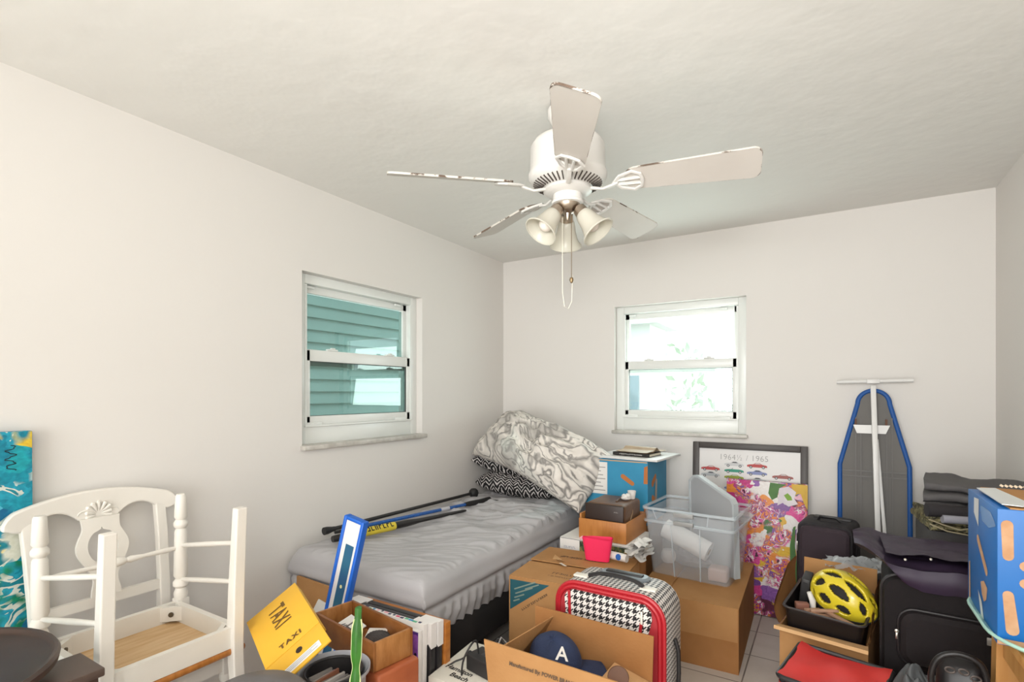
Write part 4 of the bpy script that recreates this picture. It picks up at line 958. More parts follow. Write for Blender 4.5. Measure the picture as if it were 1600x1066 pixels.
b = MB(fs); shell(b, [(SW-0.04, H2-0.04, -SD/2, 0.07), (SW-0.012, H2-0.012, -SD/2+0.006, 0.085), (SW, H2, -SD/2+0.022, 0.09), (SW, H2, SD/2-0.018, 0.09), (SW-0.014, H2-0.014, SD/2-0.004, 0.083)], caps=(True, True))
b.build('shell', m_hs2, t)
def ring(w, h, r, y, rad, name, m, flat=1.0):
    P = rrect(w, h, r, 8); MB(fs).tube([(x, z, y) for x, z in P], rad, 8, closed=True).build(name, m, t)
ring(SW-0.010, H2-0.010, 0.085, SD/2-0.006, 0.0085, 'trim', m_red); ring(SW-0.036, H2-0.036, 0.072, SD/2+0.002, 0.0075, 'trim', m_red)
b = MB(fs); shell(b, [(SW-0.045, H2-0.045, SD/2-0.004, 0.07), (SW-0.05, H2-0.05, SD/2+0.006, 0.068)], caps=(False, True)); b.build('front_panel', m_redp, t)
hh = H2/2-0.028
P = [(-0.170, hh-0.03), (-0.155, hh-0.008), (-0.135, hh), (0.145, hh), (0.168, hh-0.02), (0.172, hh-0.05), (0.135, hh-0.20), (0.120, -hh), (-0.145, -hh), (-0.155, hh-0.20)]
b = MB(fs).prism(P[::-1], 0.010, mx=MX((0, 0, SD/2+0.003))); b.build('front_pocket', m_hs, t, bev=0.003)
MB(fs).tube([(-0.150, hh-0.003, SD/2+0.014), (-0.146, hh-0.10, SD/2+0.014), (-0.128, hh-0.17, SD/2+0.014), (-0.10, hh-0.21, SD/2+0.014)], 0.006, 8).build('zipper', m_red, t)
MB(fs).tube([(0.135, hh-0.065, SD/2+0.014), (0.130, hh-0.10, SD/2+0.014), (0.108, hh-0.16, SD/2+0.014)], 0.006, 8).build('zipper', m_red, t)
m_chr = mat('zip_metal', '#b9b4aa', 0.3, 0.9); m_blk = mat('black_plastic', '#262425', 0.45); m_gpl = mat('slate_handle_plastic', '#7b8389', 0.35)
MB(fs).box((0.137, hh-0.045, SD/2+0.018), (0.008, 0.045, 0.004), bev=0.001).build('zip_pull', mat('cream_pull', '#e8e2d6', 0.5), t)
MB(fs).box((-0.158, hh-0.13, SD/2+0.016), (0.014, 0.075, 0.004), rot=(0, 0, math.radians(8)), bev=0.001).box((-0.158, hh-0.13, SD/2+0.0185), (0.004, 0.05, 0.001), 1, rot=(0, 0, math.radians(8))).build('brand_tag', [m_blk, mat('yellow_thread', '#d9b54a')], t)
zt = SHh+0.0
b = MB(); shell(b, [(0.200, 0.070, zt-0.004, 0.03), (0.205, 0.074, zt+0.006, 0.032), (0.185, 0.058, zt+0.012, 0.026)], caps=(False, True)); b.build('handle_plate', m_gpl, t).location = (0.01, 0.045, 0)
MB().box((0.01, 0.045, zt+0.012), (0.150, 0.030, 0.012), bev=0.005).build('pull_handle', m_blk, t)
MB().tube(curve([(-0.105, -0.035, zt+0.006), (-0.06, -0.038, zt+0.022), (0.01, -0.04, zt+0.028), (0.08, -0.04, zt+0.022), (0.115, -0.042, zt+0.006)]), 0.011, 10, flat=0.7).build('carry_handle', m_blk, t)
for x in (-0.135, 0.135): MB().box((x*1.0, -0.040, zt+0.002), (0.06, 0.035, 0.008), bev=0.003).build('handle_anchor', mat('cream_pull', '#e8e2d6'), t)
MB().tube([(SW/2+0.004, 0.0, 0.46), (SW/2+0.016, 0.0, 0.42), (SW/2+0.018, 0.0, 0.34), (SW/2+0.014, 0.0, 0.26), (SW/2+0.003, 0.0, 0.23)], 0.008, 8).build('side_handle', m_blk, t)
for x in (-0.17, 0.17):
    for y in (-0.08, 0.08): MB().cyl((x-0.012, y, 0.022), (x+0.012, y, 0.022), 0.022, 0.022, 18).build('wheel', m_blk, t)

# ---------------------------------------------------------------- open carton with the blue cap
t = thing('cardboard_box', 'open cardboard box with raised flaps in front of the houndstooth suitcase', 'cardboard box', (-0.735, 1.59, 0), math.radians(-1))
w_, d_, h_ = 0.45, 0.32, 0.385
b = hollow(MB(), w_, d_, 0.0, h_, 0.005); b.build('body', m_card, t)
b = MB().wedge([(-w_/2, -d_/2, h_), (w_/2, -d_/2, h_), (w_/2, -d_/2+0.005, h_), (-w_/2, -d_/2+0.005, h_), (-w_/2-0.005, -d_/2-0.02, h_+0.165), (w_/2+0.005, -d_/2-0.02, h_+0.160), (w_/2+0.005, -d_/2-0.015, h_+0.160), (-w_/2-0.005, -d_/2-0.015, h_+0.165)])
ffm = FRONT(0, -d_/2-0.016, h_+0.10) @ Matrix.Rotation(math.radians(-6.6), 4, 'X')
b.text('Manufactured By: POWER BRANDS, LLC', 0.0165, ffm @ MX((0.005, 0.012, 0.0030)), 1, sx=0.98, weight=0.0006); b.decal(rod(0.035, -0.026, 0.075, -0.026, 0.016, 0.016, 8), ffm, 1, 0.0028); b.decal(rod(0.035, -0.026, 0.075, -0.026, 0.014, 0.014, 8), ffm, 0, 0.0032)
b.build('flap', [m_card, m_ink], t, label='front flap with a printed line')
MB().wedge([(-w_/2, d_/2-0.005, h_), (w_/2, d_/2-0.005, h_), (w_/2, d_/2, h_), (-w_/2, d_/2, h_), (-w_/2-0.004, d_/2-0.003, h_+0.160), (w_/2+0.004, d_/2-0.003, h_+0.155), (w_/2+0.004, d_/2+0.002, h_+0.155), (-w_/2-0.004, d_/2+0.002, h_+0.160)]).build('flap', m_card2, t)
MB().wedge([(-w_/2, -d_/2+0.008, h_), (-w_/2+0.005, -d_/2+0.008, h_), (-w_/2+0.005, d_/2-0.008, h_), (-w_/2, d_/2-0.008, h_), (-w_/2+0.035, -d_/2+0.02, h_+0.135), (-w_/2+0.040, -d_/2+0.02, h_+0.135), (-w_/2+0.085, d_/2-0.02, h_+0.145), (-w_/2+0.080, d_/2-0.02, h_+0.145)]).build('flap', m_card, t)
MB().wedge([(w_/2-0.005, -d_/2+0.008, h_), (w_/2, -d_/2+0.008, h_), (w_/2, d_/2-0.008, h_), (w_/2-0.005, d_/2-0.008, h_), (w_/2-0.135, -d_/2+0.012, h_+0.030), (w_/2-0.130, -d_/2+0.012, h_+0.036), (w_/2-0.130, d_/2-0.012, h_+0.036), (w_/2-0.135, d_/2-0.012, h_+0.030)]).build('flap', m_cardl, t)
crumple('folded_sweater', 'dark rumpled clothing filling the open box under the blue cap', (-0.735, 1.59, 0.012), 0.13, 0.33, mat('dark_cloth', '#2c2c34', 0.9), 'clothing', 12, 1.15, 0.8)
m_navy = mat('navy_cotton', '#2b3757', 0.85, var=0.25, vscale=14, bump=0.2, bscale=200)
t = thing('sports_hat', 'faded navy baseball cap with a white letter A, lying in the open box', 'cap', (-0.815, 1.630, 0.425), rot=(math.radians(16), math.radians(6), math.radians(-16)))
def dome(u, v):
    a = u*2*PI; p = v*PI/2; n_ = 1+0.05*noise.noise(Vector((math.cos(a)*1.5, math.sin(a)*1.5, v*2)))-0.012*abs(math.cos(3*a))
    return (0.098*math.sin(p)**0.8*math.cos(a)*n_, 0.086*math.sin(p)**0.8*math.sin(a)*n_, 0.090*math.cos(p)**0.85*n_ if v < 1 else 0)
b = MB().grid(dome, 48, 18, cu=True); b.lathe([(0, 0.109), (0.006, 0.108), (0.007, 0.103)], 12); b.build('crown', m_navy, t)
def bill(u, v): a = (u-0.5)*2.1; rr = 0.090+0.095*v; return (rr*math.cos(a)*1.05+0.0, rr*math.sin(a)*(0.95-0.15*v), 0.004-0.020*v-0.03*(u-0.5)**2*4*0.8)
b = MB().grid(bill, 24, 8); b.grid(lambda u, v: tuple(Vector(bill(1-u, v))-Vector((0, 0, 0.004))), 24, 8); b.build('bill', m_navy, t)
aa, pp = math.radians(-20), math.radians(36); nn = Vector((math.cos(aa)*math.sin(pp), math.sin(aa)*math.sin(pp), math.cos(pp)))
mA = frame_mx(Vector(dome(aa/(2*PI) % 1, pp/(PI/2)))+nn*0.004, (-math.sin(aa), math.cos(aa), 0), Vector((0, 0, 1))-nn*nn.z)
MB().text('A', 0.062, mA @ Matrix.Rotation(math.radians(-30), 4, 'Z'), 0, weight=0.001).build('embroidered_letter', mat('white_thread', '#eeeae4', 0.7), t)
MB().tube([(-0.096, -0.02, 0.015), (-0.100, 0.0, 0.022), (-0.096, 0.02, 0.015)], 0.004, 6).build('strap', m_navy, t)
one(MB().lathe([(0, -0.004), (0.032, -0.004), (0.034, 0), (0.032, 0.004), (0, 0.004)], 24).build('coaster', mat('brown_disc', '#6d4a36', 0.5)), 'brown disc standing beside the brim of the navy cap', 'disc', loc=(-0.575, 1.60, 0.450), rot=(math.radians(70), 0, math.radians(20)))

# ---------------------------------------------------------------- cream appliance box with power adapter
m_cream = mat('cream_carton', '#e2ddd0', 0.55)
t = thing('appliance_box', 'cream printed kitchen appliance box at the foot corner of the bed', 'box', (-1.125, 1.625, 0), math.radians(4))
w_, d_, h_ = 0.27, 0.30, 0.325; fm = FRONT(-w_/2, -d_/2, 0)
b = MB().box((0, 0, h_/2), (w_, d_, h_), bev=0.002)
b.text('Hamilton', 0.062, fm @ MX((0.090, h_-0.052, 0.0010)), 1, weight=0.001); b.text('Beach', 0.062, fm @ MX((0.13, h_-0.105, 0.0010)), 1, weight=0.001)
b.text('Hamilton', 0.034, MX((-0.055, -0.065, h_+0.001), (0, 0, math.radians(-8))), 1, weight=0.0008); b.text('Beach', 0.034, MX((-0.03, -0.105, h_+0.001), (0, 0, math.radians(-8))), 1, weight=0.0008)
b.decal([(0.01, 0.02), (0.26, 0.02), (0.26, 0.14), (0.01, 0.14)], fm, 2, 0.001)
b.build('carton', [m_cream, m_inkb, mat('printed_photo_brown', '#7d5f4d', 0.5, col2='#c9b8a4', vscale=15)], t)
t = thing('power_adapter', 'black power adapter with loose cables on the cream box', 'power adapter', (-1.085, 1.60, 0.327), math.radians(-12))
b = MB().box((0, 0, 0.030), (0.13, 0.085, 0.060), bev=0.006, seg=3); b.scribble(MX((0.01, 0.0, 0.0603)), 0.06, 0.022, 4, 1, 9); b.build('housing', [m_blk, mat('grey_raised_print', '#57565a', 0.5)], t)
MB().tube(curve([(-0.03, -0.01, 0.058), (-0.032, -0.02, 0.11), (-0.03, -0.055, 0.10), (-0.045, -0.075, 0.045), (-0.05, -0.078, -0.03), (-0.052, -0.082, -0.09)]), 0.0035, 8).build('cable', m_blk, t)
MB().tube(curve([(0.01, 0.04, 0.06), (0.0, 0.06, 0.10), (0.02, 0.08, 0.07), (0.05, 0.10, 0.03), (0.08, 0.09, 0.008)]), 0.0035, 8).build('cable', m_blk, t)
MB().tube(curve([(-0.064, 0, 0.03), (-0.09, 0.0, 0.045), (-0.105, -0.02, 0.02), (-0.13, -0.05, 0.005), (-0.165, -0.085, -0.04), (-0.12, -0.096, -0.09), (-0.06, -0.096, -0.115), (-0.052, -0.082, -0.09)]), 0.0035, 8).build('cable', m_blk, t)
MB().tube([(0.02, 0.02, 0.06), (0.03, 0.05, 0.12), (0.05, 0.06, 0.10), (0.06, 0.07, 0.02)], 0.003, 8).build('cable', mat('grey_cable', '#8d8a86', 0.5), t)
one(MB().box((0, 0, 0.009), (0.055, 0.035, 0.018), bev=0.004).build('plug', m_blk), 'small black plug lying near the back edge of the cream box', 'plug', loc=(-1.02, 1.725, 0.327), rot=(0, 0, math.radians(20)))

# ---------------------------------------------------------------- canvases and frames at the foot of the bed
m_cedge = mat('white_canvas_edge', '#e9e5e1', 0.6)
m_purp = blotch('purple_portrait_paint', [(0, '#7d45a8'), (0.35, '#9a5cbc'), (0.6, '#5d3b94'), (0.8, '#ac70c0')], 6, 0.2, n2s=1.0)
yy = 1.442
t = thing('purple_canvas', 'canvas with a purple painted face and white edges, foremost in the leaning row', 'painting', (-1.508, yy, 0), rot=(math.radians(-1.2), 0, 0))
b = MB().box((0, 0, 0.245), (0.47, 0.018, 0.49), bev=0.002); b.build('stretched_canvas', m_cedge, t)
b = MB().box((0, -0.0095, 0.245), (0.462, 0.001, 0.482)); fq = FRONT(0, -0.0100, 0.245)
for a0, c0 in (((0.17, 0.22), (0.14, 0.10)), ((0.14, 0.10), (0.155, -0.05)), ((0.155, -0.05), (0.12, -0.2)), ((0.08, 0.10), (0.02, 0.14)), ((0.22, 0.16), (0.20, 0.0))):
    b.decal(rod(*a0, *c0, 0.006, 0.004), fq, 1)
b.build('paint_layer', [m_purp, mat('deep_violet_line', '#241a3d', 0.6)], t)
t = thing('edge_painted_canvas', 'white canvas with coloured paint dabs along its top edge, second in the leaning row', 'painting', (-1.518, yy+0.027, 0), rot=(math.radians(-1.2), 0, 0))
b = MB().box((0, 0, 0.252), (0.49, 0.020, 0.504), bev=0.002); R = random.Random(4); pc = ['#d04a6a', '#2a8fc0', '#2b2b52', '#e3c13e', '#e9a9b5', '#55b08a']
for i in range(22): x = -0.235+i*0.0215; b.box((x, R.uniform(-0.004, 0.004), 0.5045), (R.uniform(0.008, 0.020), 0.010, 0.0012), 1+R.randrange(6))
b.build('stretched_canvas', [m_cedge]+[mat('dab_%s' % c[1:], c, 0.5) for c in pc], t)
m_bf = mat('black_lacquer_frame', '#2b292b', 0.35); m_wc = mat('white_corner_foam', '#ebe7e4', 0.6)
gk = 'black picture frames with white corner guards at the foot of the bed'
for i, (y, lb) in enumerate(((yy+0.058, 'black picture frame with white corner guard, the one nearer the purple canvas'), (yy+0.094, 'black picture frame with white corner guard, the one nearer the bed'))):
    t = thing('picture_frame', lb, 'picture frame', (-1.488+i*0.004, y, 0), group=gk, rot=(math.radians(-1.0), 0, 0))
    W_, H_ = 0.455, 0.497-i*0.004; f_ = 0.03
    for (x, z, sx, sz) in ((-W_/2+f_/2, H_/2, f_, H_), (W_/2-f_/2, H_/2, f_, H_), (0, f_/2, W_-2*f_, f_), (0, H_-f_/2, W_-2*f_, f_)): MB().box((x, 0, z), (sx, 0.026, sz), bev=0.002).build('frame_side', m_bf, t)
    MB().box((0, 0.004, H_/2), (W_-2*f_, 0.006, H_-2*f_)).build('backing', mat('brown_backing', '#8a735a'), t)
    for s in (-1, 1):
        P = [(s*(W_/2+0.003), H_+0.004), (s*(W_/2-0.085), H_+0.004), (s*(W_/2-0.07), H_-0.02), (s*(W_/2-0.025), H_-0.085), (s*(W_/2-0.012), H_-0.072), (s*(W_/2+0.003), H_-0.088)]
        b = MB(FRONT(0, 0.0155, 0)); b.prism(P if s > 0 else P[::-1], 0.031)
        if i == 0 and s > 0: b.lathe([(0, 0.0008), (0.008, 0.0006), (0.0085, 0)], 14, (0.05, 0, 0)) if False else None
        b.build('corner_guard', m_wc, t)
t = thing('picture_frame', 'honey coloured wooden picture frame, last in the row against the bed', 'picture frame', (-1.474, yy+0.133, 0), rot=(math.radians(-1.0), 0, 0))
m_hf = wood('orange_wood_frame', '#c07a34', '#a9662a', 5, (2, 2, 10))
for (x, z, sx, sz) in ((-0.225+0.014, 0.24, 0.028, 0.48), (0.225-0.014, 0.24, 0.028, 0.48), (0, 0.014, 0.394, 0.028), (0, 0.466, 0.394, 0.028)): MB().box((x, 0, z), (sx, 0.032, sz), bev=0.003).build('frame_side', m_hf, t)
MB().box((0, -0.008, 0.24), (0.394, 0.006, 0.424)).build('mount', m_cedge, t)

# ---------------------------------------------------------------- blue framed mirror, brown board, card
t = thing('picture_frame', 'narrow bright blue frame with white mat and blue picture leaning toward the bed', 'picture frame', (-1.822, 1.412, 0.0), rot=(math.radians(-1), math.radians(14), math.radians(8)))
m_bl = mat('bright_blue_frame', '#1c63c8', 0.4); L_, w_ = 0.885, 0.100; f_ = 0.014
for (x, z, sx, sz) in ((-w_/2+f_/2, L_/2, f_, L_), (w_/2-f_/2, L_/2, f_, L_), (0, f_/2, w_-2*f_, f_), (0, L_-f_/2, w_-2*f_, f_)): MB().box((x, 0, z), (sx, 0.034, sz), bev=0.003).build('frame_side', m_bl, t)
b = MB().box((0, -0.006, L_/2), (w_-2*f_, 0.010, L_-2*f_)); b.build('mat', m_cedge, t)
b = MB().box((0.004, -0.0115, L_/2-0.03), (0.040, 0.002, L_-0.16)); fq = FRONT(0.004, -0.0126, 0)
b.decal([(0.006*math.cos(q), 0.60+0.008*math.sin(q)) for q in [i*0.785 for i in range(8)]], fq, 1); b.build('picture', [mat('deep_blue_picture', '#2c5a86', 0.3, col2='#2f6a80', vscale=9), mat('pale_yellow_dot', '#e4e3a8')], t)
one(MB().box((0, 0, 0.235), (0.38, 0.012, 0.47)).build('cardboard_sheet', m_card), 'plain flattened cardboard sheet standing against the foot of the bed near the wall', 'cardboard', loc=(-2.02, 1.600, 0.0), rot=(math.radians(-1.5), 0, math.radians(-4)))
one(MB().box((0, 0, 0.075), (0.075, 0.008, 0.15), bev=0.001).build('envelope', mat('grey_white_paper', '#cfccc6', 0.7)), 'grey white envelope between the yellow box and the blue frame', 'envelope', loc=(-1.80, 1.375, 0.365), rot=(math.radians(-12), math.radians(24), math.radians(20)))

# ---------------------------------------------------------------- yellow taxi box
m_taxi = mat('taxi_yellow', '#e6b138', 0.5, spec=0.35); m_tink = mat('taxi_brown_print', '#6a4d1d', 0.7)
K = 0.93; E0 = Vector((0, 0, 1.36)); A, B_, D_ = (E0+(Vector(p)-E0)*K for p in ((-1.866, 1.152, 0.498), (-1.800, 1.287, 0.605), (-1.590, 1.045, 0.450)))
ex = (D_-A).normalized(); ey = (B_-A); ey = (ey-ex*ey.dot(ex)).normalized()
t = thing('document_box', 'yellow cardboard box lettered TAXI, tipped up beside the stacked chairs', 'box', tuple(A)); t.rotation_euler = frame_mx((0, 0, 0), ex, ey).to_euler()
w_, h_ = 0.285, 0.192
b = MB().box((w_/2, h_/2, -0.022), (w_, h_, 0.044), bev=0.001)
b.text('TAXI', 0.080, MX((0.105, 0.098, 0.0012)), 1, sx=0.56, weight=0.0022, spacing=1.2)
b.text('TAXI', 0.026, MX((0.254, 0.098, 0.0012), (0, 0, PI/2)), 1, sx=1.1, weight=0.0014, spacing=1.3)
b.build('body', [m_taxi, m_tink], t)
b = MB(MX((w_+0.0015, 0, 0), (0, math.radians(4), 0))).box((0.05, h_/2, -0.004), (0.10, h_, 0.006), bev=0.001)
b.decal([(0.035+0.011*math.cos(q), 0.105+0.011*math.sin(q)) for q in [i*PI/8 for i in range(16)]], MX((0, 0, -0.001)), 1, 0.0012)
b.decal([(0.062, 0.03), (0.088, 0.03), (0.088, 0.165), (0.062, 0.165)], MX((0, 0, -0.001)), 2, 0.0012)
for i in range(3): b.decal([(0.067+i*0.006, 0.04), (0.069+i*0.006, 0.04), (0.069+i*0.006, 0.155-0.02*(i % 2)), (0.067+i*0.006, 0.155-0.02*(i % 2))], MX((0, 0, -0.001)), 3, 0.0016)
b.build('flap', [m_taxi, mat('finger_hole_dark', '#2b1d12'), m_white, mat('grey_blue_text', '#7f86a0')], t)

# ---------------------------------------------------------------- wooden drawer and its contents
m_dr = wood('brown_drawer_wood', '#96602f', '#7c4a22', 5, (3, 10, 3)); m_dri = wood('drawer_inner_wood', '#b07a45', '#95602f', 5, (3, 10, 3))
t = thing('wooden_tray', 'small brown wooden drawer used as a tray in front of the leaning canvases', 'drawer', (-1.425, 1.313, 0.455), rot=(0, 0, math.radians(-9.5)))
w_, d_, h_, th = 0.37, 0.16, 0.093, 0.011
for s in (-1, 1):
    MB().box((0, s*(d_/2-th/2), h_/2), (w_, th, h_), bev=0.001).build('side_board', m_dr, t)
    MB().box((s*(w_/2-th/2), 0, h_/2), (th, d_-2*th, h_), bev=0.001).build('end_board', m_dri, t)
MB().box((0, 0, 0.010), (w_-2*th, d_-2*th, 0.008)).build('base_board', m_dri, t)
b = MB().box((0, 0, 0.0015), (0.11, 0.085, 0.003)); b.decal([(-0.01, -0.03), (0.035, -0.03), (0.035, 0.03), (-0.01, 0.03)], MX((0, 0, 0.003)), 1); b.decal([(0.0, 0.0), (0.018, 0.0), (0.018, 0.018), (0.0, 0.018)], MX((0, 0, 0.003)), 0, 0.0012)
for i in range(4): b.decal(rod(-0.04+i*0.012, -0.025, -0.025+i*0.012, 0.0, 0.003, 0.003, 3), MX((0, 0, 0.003)), 1, 0.001)
one(b.build('photo_card', [m_white, mat('photo_grey', '#5d5654', 0.5)]), 'white card with a dark grey picture lying in the wooden drawer', 'card', loc=(-1.490, 1.308, 0.508), rot=(math.radians(18), math.radians(4), math.radians(-14)))
b = MB().lathe([(0, -0.028), (0.025, -0.024), (0.042, -0.008), (0.045, 0.006), (0.036, 0.020), (0.018, 0.028), (0, 0.030)], 40, flute=20, famp=0.05)
one(b.build('yarn_ball', mat('dark_grey_yarn', '#4a4442', 0.9, col2='#352f2e', vscale=60, stretch=(1, 8, 1), bump=0.4, bscale=120)), 'dark grey ball of yarn in the right half of the wooden drawer', 'yarn', loc=(-1.325, 1.290, 0.508))
one(MB().box((0, 0, 0.0), (0.07, 0.05, 0.03), bev=0.003).build('eraser', m_white), 'small white block tucked behind the dark ball in the wooden drawer', 'block', loc=(-1.385, 1.345, 0.488), rot=(0.2, 0, 0.5))
t = thing('leather_case', 'terracotta leather case carrying the wooden drawer', 'case', (-1.315, 1.30, 0), math.radians(-9))
MB().box((0, 0, 0.226), (0.20, 0.17, 0.452), bev=0.012, seg=3).build('shell', mat('terracotta_leather', '#b0603a', 0.5, col2='#9c4f2e', vscale=7), t)
MB().lathe([(0, -0.004), (0.006, -0.004), (0.007, 0), (0, 0.004)], 12, (0.05, -0.088, 0.40)).build('stud', mat('brass_stud', '#e2c58e', 0.3, 0.8), t)

# ---------------------------------------------------------------- grey bin with the CD basket
m_gb = mat('pale_grey_bin', '#a7a9b0', 0.5)
t = thing('waste_bin', 'pale grey round bin holding a black basket of cases', 'bin', (-1.315, 1.095, 0))
prof = [(0, 0.002), (0.075, 0.002), (0.082, 0.01), (0.098, 0.49), (0.106, 0.502), (0.111, 0.506), (0.111, 0.495), (0.108, 0.492)]
MB().lathe(prof, 44).lathe([(0.104, 0.503), (0.094, 0.49), (0.078, 0.012), (0, 0.008)], 44).build('bin_body', m_gb, t)
t = thing('basket', 'black openwork basket set inside the pale grey bin', 'basket', (-1.315, 1.095, 0.30))
MB().lathe([(0, 0), (0.074, 0), (0.084, 0.185), (0.086, 0.20), (0.082, 0.20), (0.079, 0.18), (0.070, 0.006), (0, 0.006)], 32).build('basket_wall', m_blk, t)
MB().tube([(0.085*math.cos(i*PI/12), 0.085*math.sin(i*PI/12), 0.198) for i in range(24)], 0.005, 8, closed=True).build('rim', m_blk, t)
cc = ['#8b8580', '#a39c96', '#8a5a44', '#77716d', '#b0aaa4', '#6f6a68', '#99938e', '#5b5654']
base = None
for i in range(8):
    o = MB().box((0, 0, 0.0), (0.008, 0.085, 0.12), bev=0.001).build('disc_case', mat('case_%d_plastic' % i, cc[i], 0.35))
    one(o, 'thin plastic disc case standing on edge in the black basket', 'disc case', 'disc cases in the black basket', loc=(-1.362+i*0.0135, 1.085+0.004*(i % 3), 0.420-0.006*(i % 2)), rot=(math.radians(3*(i % 3-1)), math.radians(-4+i), 0))
    o['label'] = ['%s' % s for s in ('greyish disc case at the left end of the row in the basket', 'light grey disc case, second from the left in the basket', 'reddish brown disc case in the black basket', 'grey disc case just right of the brown one', 'palest disc case in the black basket', 'dark grey disc case beside the palest one', 'mid grey disc case, second from the right in the basket', 'darkest disc case at the right end of the row')][i]

# ---------------------------------------------------------------- tall cactus stem
t = thing('potted_cactus', 'tall green ribbed cactus stem rising in front of the wooden drawer', 'cactus', (-1.165, 1.02, 0))
MB().lathe([(0, 0.0), (0.05, 0.0), (0.066, 0.13), (0.070, 0.135), (0.070, 0.15), (0.062, 0.15), (0.055, 0.125), (0, 0.12)], 28).build('pot', mat('clay_pot', '#a3643f', 0.8), t)
m_cac = mat('cactus_green', '#34701f', 0.4, col2='#234f1a', vscale=9, spec=0.5); m_cack = mat('cactus_cream_rib', '#cfd59c', 0.6)
b = MB(); n = 60; path = []
for i in range(n+1):
    z = 0.12+0.635*i/n; k = i/n; path.append((0.012*math.sin(k*3)+0.030*k**2, 0.012*k, z))
segr = lambda k: 0.0135*(1-0.34*abs(math.sin(k*PI*4.5+0.6))**8)*(1 if k < 0.93 else (1-((k-0.93)/0.07)**2*0.35))
vs = []; fs_ = []; NN = 24
for i, p in enumerate(path):
    k = i/n
    for j in range(NN):
        a = 2*PI*j/NN; rr = segr(k)*(1+0.28*math.cos(3*a)**3 if math.cos(3*a) > 0 else 1)
        vs.append((p[0]+rr*math.cos(a), p[1]+rr*math.sin(a), p[2]))
for i in range(n):
    for j in range(NN): fs_.append((i*NN+j, i*NN+(j+1) % NN, (i+1)*NN+(j+1) % NN, (i+1)*NN+j))
fs_.append(tuple(range(n*NN, (n+1)*NN)))
b.add(vs, fs_, 0, True); b.build('stem', m_cac, t)
for q in range(3):
    a = 2*PI*q/3
    b = MB().tube([(p[0]+segr(i/n)*1.27*math.cos(a), p[1]+segr(i/n)*1.27*math.sin(a), p[2]) for i, p in enumerate(path) if i < n-2], [0.0009 if (i//6) % 3 else 0.0019 for i in range(n-2)], 6)
    b.build('rib_edge', m_cack, t)

# ---------------------------------------------------------------- grey pouf
t = thing('pouf', 'small dark grey round topped stool in front of the yellow box', 'stool', (-1.30, 0.82, 0))
MB().lathe([(0, 0), (0.13, 0.0), (0.145, 0.02), (0.150, 0.30), (0.148, 0.50), (0.138, 0.548), (0.118, 0.566), (0.06, 0.574), (0, 0.576)], 44).build('cushion', mat('dark_grey_vinyl', '#6b686a', 0.5, col2='#5f5c5e', vscale=8), t)
MB().lathe([(0, 0.0015), (0.013, 0.001), (0.0135, -0.004)], 18, (0.075, 0.02, 0.5735)).build('button', mat('turquoise_button', '#7fc6c0', 0.4), t)

# ---------------------------------------------------------------- small purple carry-on by the back wall
m_aub = mat('aubergine_fabric', '#32252d', 0.8, var=0.12, vscale=9, bump=0.15, bscale=220); m_aubd = mat('dark_aubergine_trim', '#181216', 0.7)
t = thing('suitcase', 'small aubergine carry-on suitcase standing behind the box with the yellow helmet', 'suitcase', (0.0, 3.16, 0), math.radians(-9))
cw, cd, ch = 0.25, 0.22, 0.70
b = MB(FRONT(0, 0, ch/2+0.015)); shell(b, [(cw-0.02, ch-0.05, -cd/2, 0.03), (cw, ch-0.03, -cd/2+0.015, 0.035), (cw, ch-0.03, cd/2-0.015, 0.035), (cw-0.015, ch-0.045, cd/2, 0.03)], caps=(True, True)); b.build('body', m_aubd, t)
b = MB(FRONT(0.0, 0, ch/2+0.02)); shell(b, [(cw-0.03, ch-0.07, cd/2-0.005, 0.03), (cw-0.035, ch-0.075, cd/2+0.025, 0.03), (cw-0.06, ch-0.10, cd/2+0.034, 0.03)], caps=(False, True)); b.build('front_pocket', m_aub, t)
MB().tube([(-cw/2-0.003, -cd/2+0.04, 0.12), (-cw/2-0.004, -cd/2+0.04, 0.62), (-cw/2+0.03, -cd/2+0.04, ch-0.008), (cw/2-0.03, -cd/2+0.04, ch-0.008), (cw/2+0.003, -cd/2+0.04, 0.62), (cw/2+0.003, -cd/2+0.04, 0.12)], 0.006, 8).build('piping', m_aubd, t)
MB().tube([(-0.045, -0.02, ch-0.002), (-0.035, -0.03, ch+0.020), (0.035, -0.03, ch+0.020), (0.06, -0.02, ch-0.002)], 0.009, 8, flat=0.6).build('carry_handle', m_blk, t)
MB().box((0.01, 0.05, ch+0.002), (0.17, 0.05, 0.012), bev=0.004).build('handle_plate', m_blk, t)
MB().box((-cw/2-0.006, -0.075, ch-0.14), (0.006, 0.012, 0.05), bev=0.002).build('zip_pull', m_chr, t)
MB().lathe([(0, 0.004), (0.005, 0.003), (0.006, 0)], 10, mx=MX((0.0, -cd/2-0.036, ch-0.17), (PI/2, 0, 0))).build('rivet', m_chr, t)
MB().tube([(cw/2+0.002, -0.04, ch-0.03), (cw/2+0.012, -0.05, ch-0.06), (cw/2+0.016, -0.05, ch-0.11)], 0.003, 6).build('strap_end', m_blk, t)

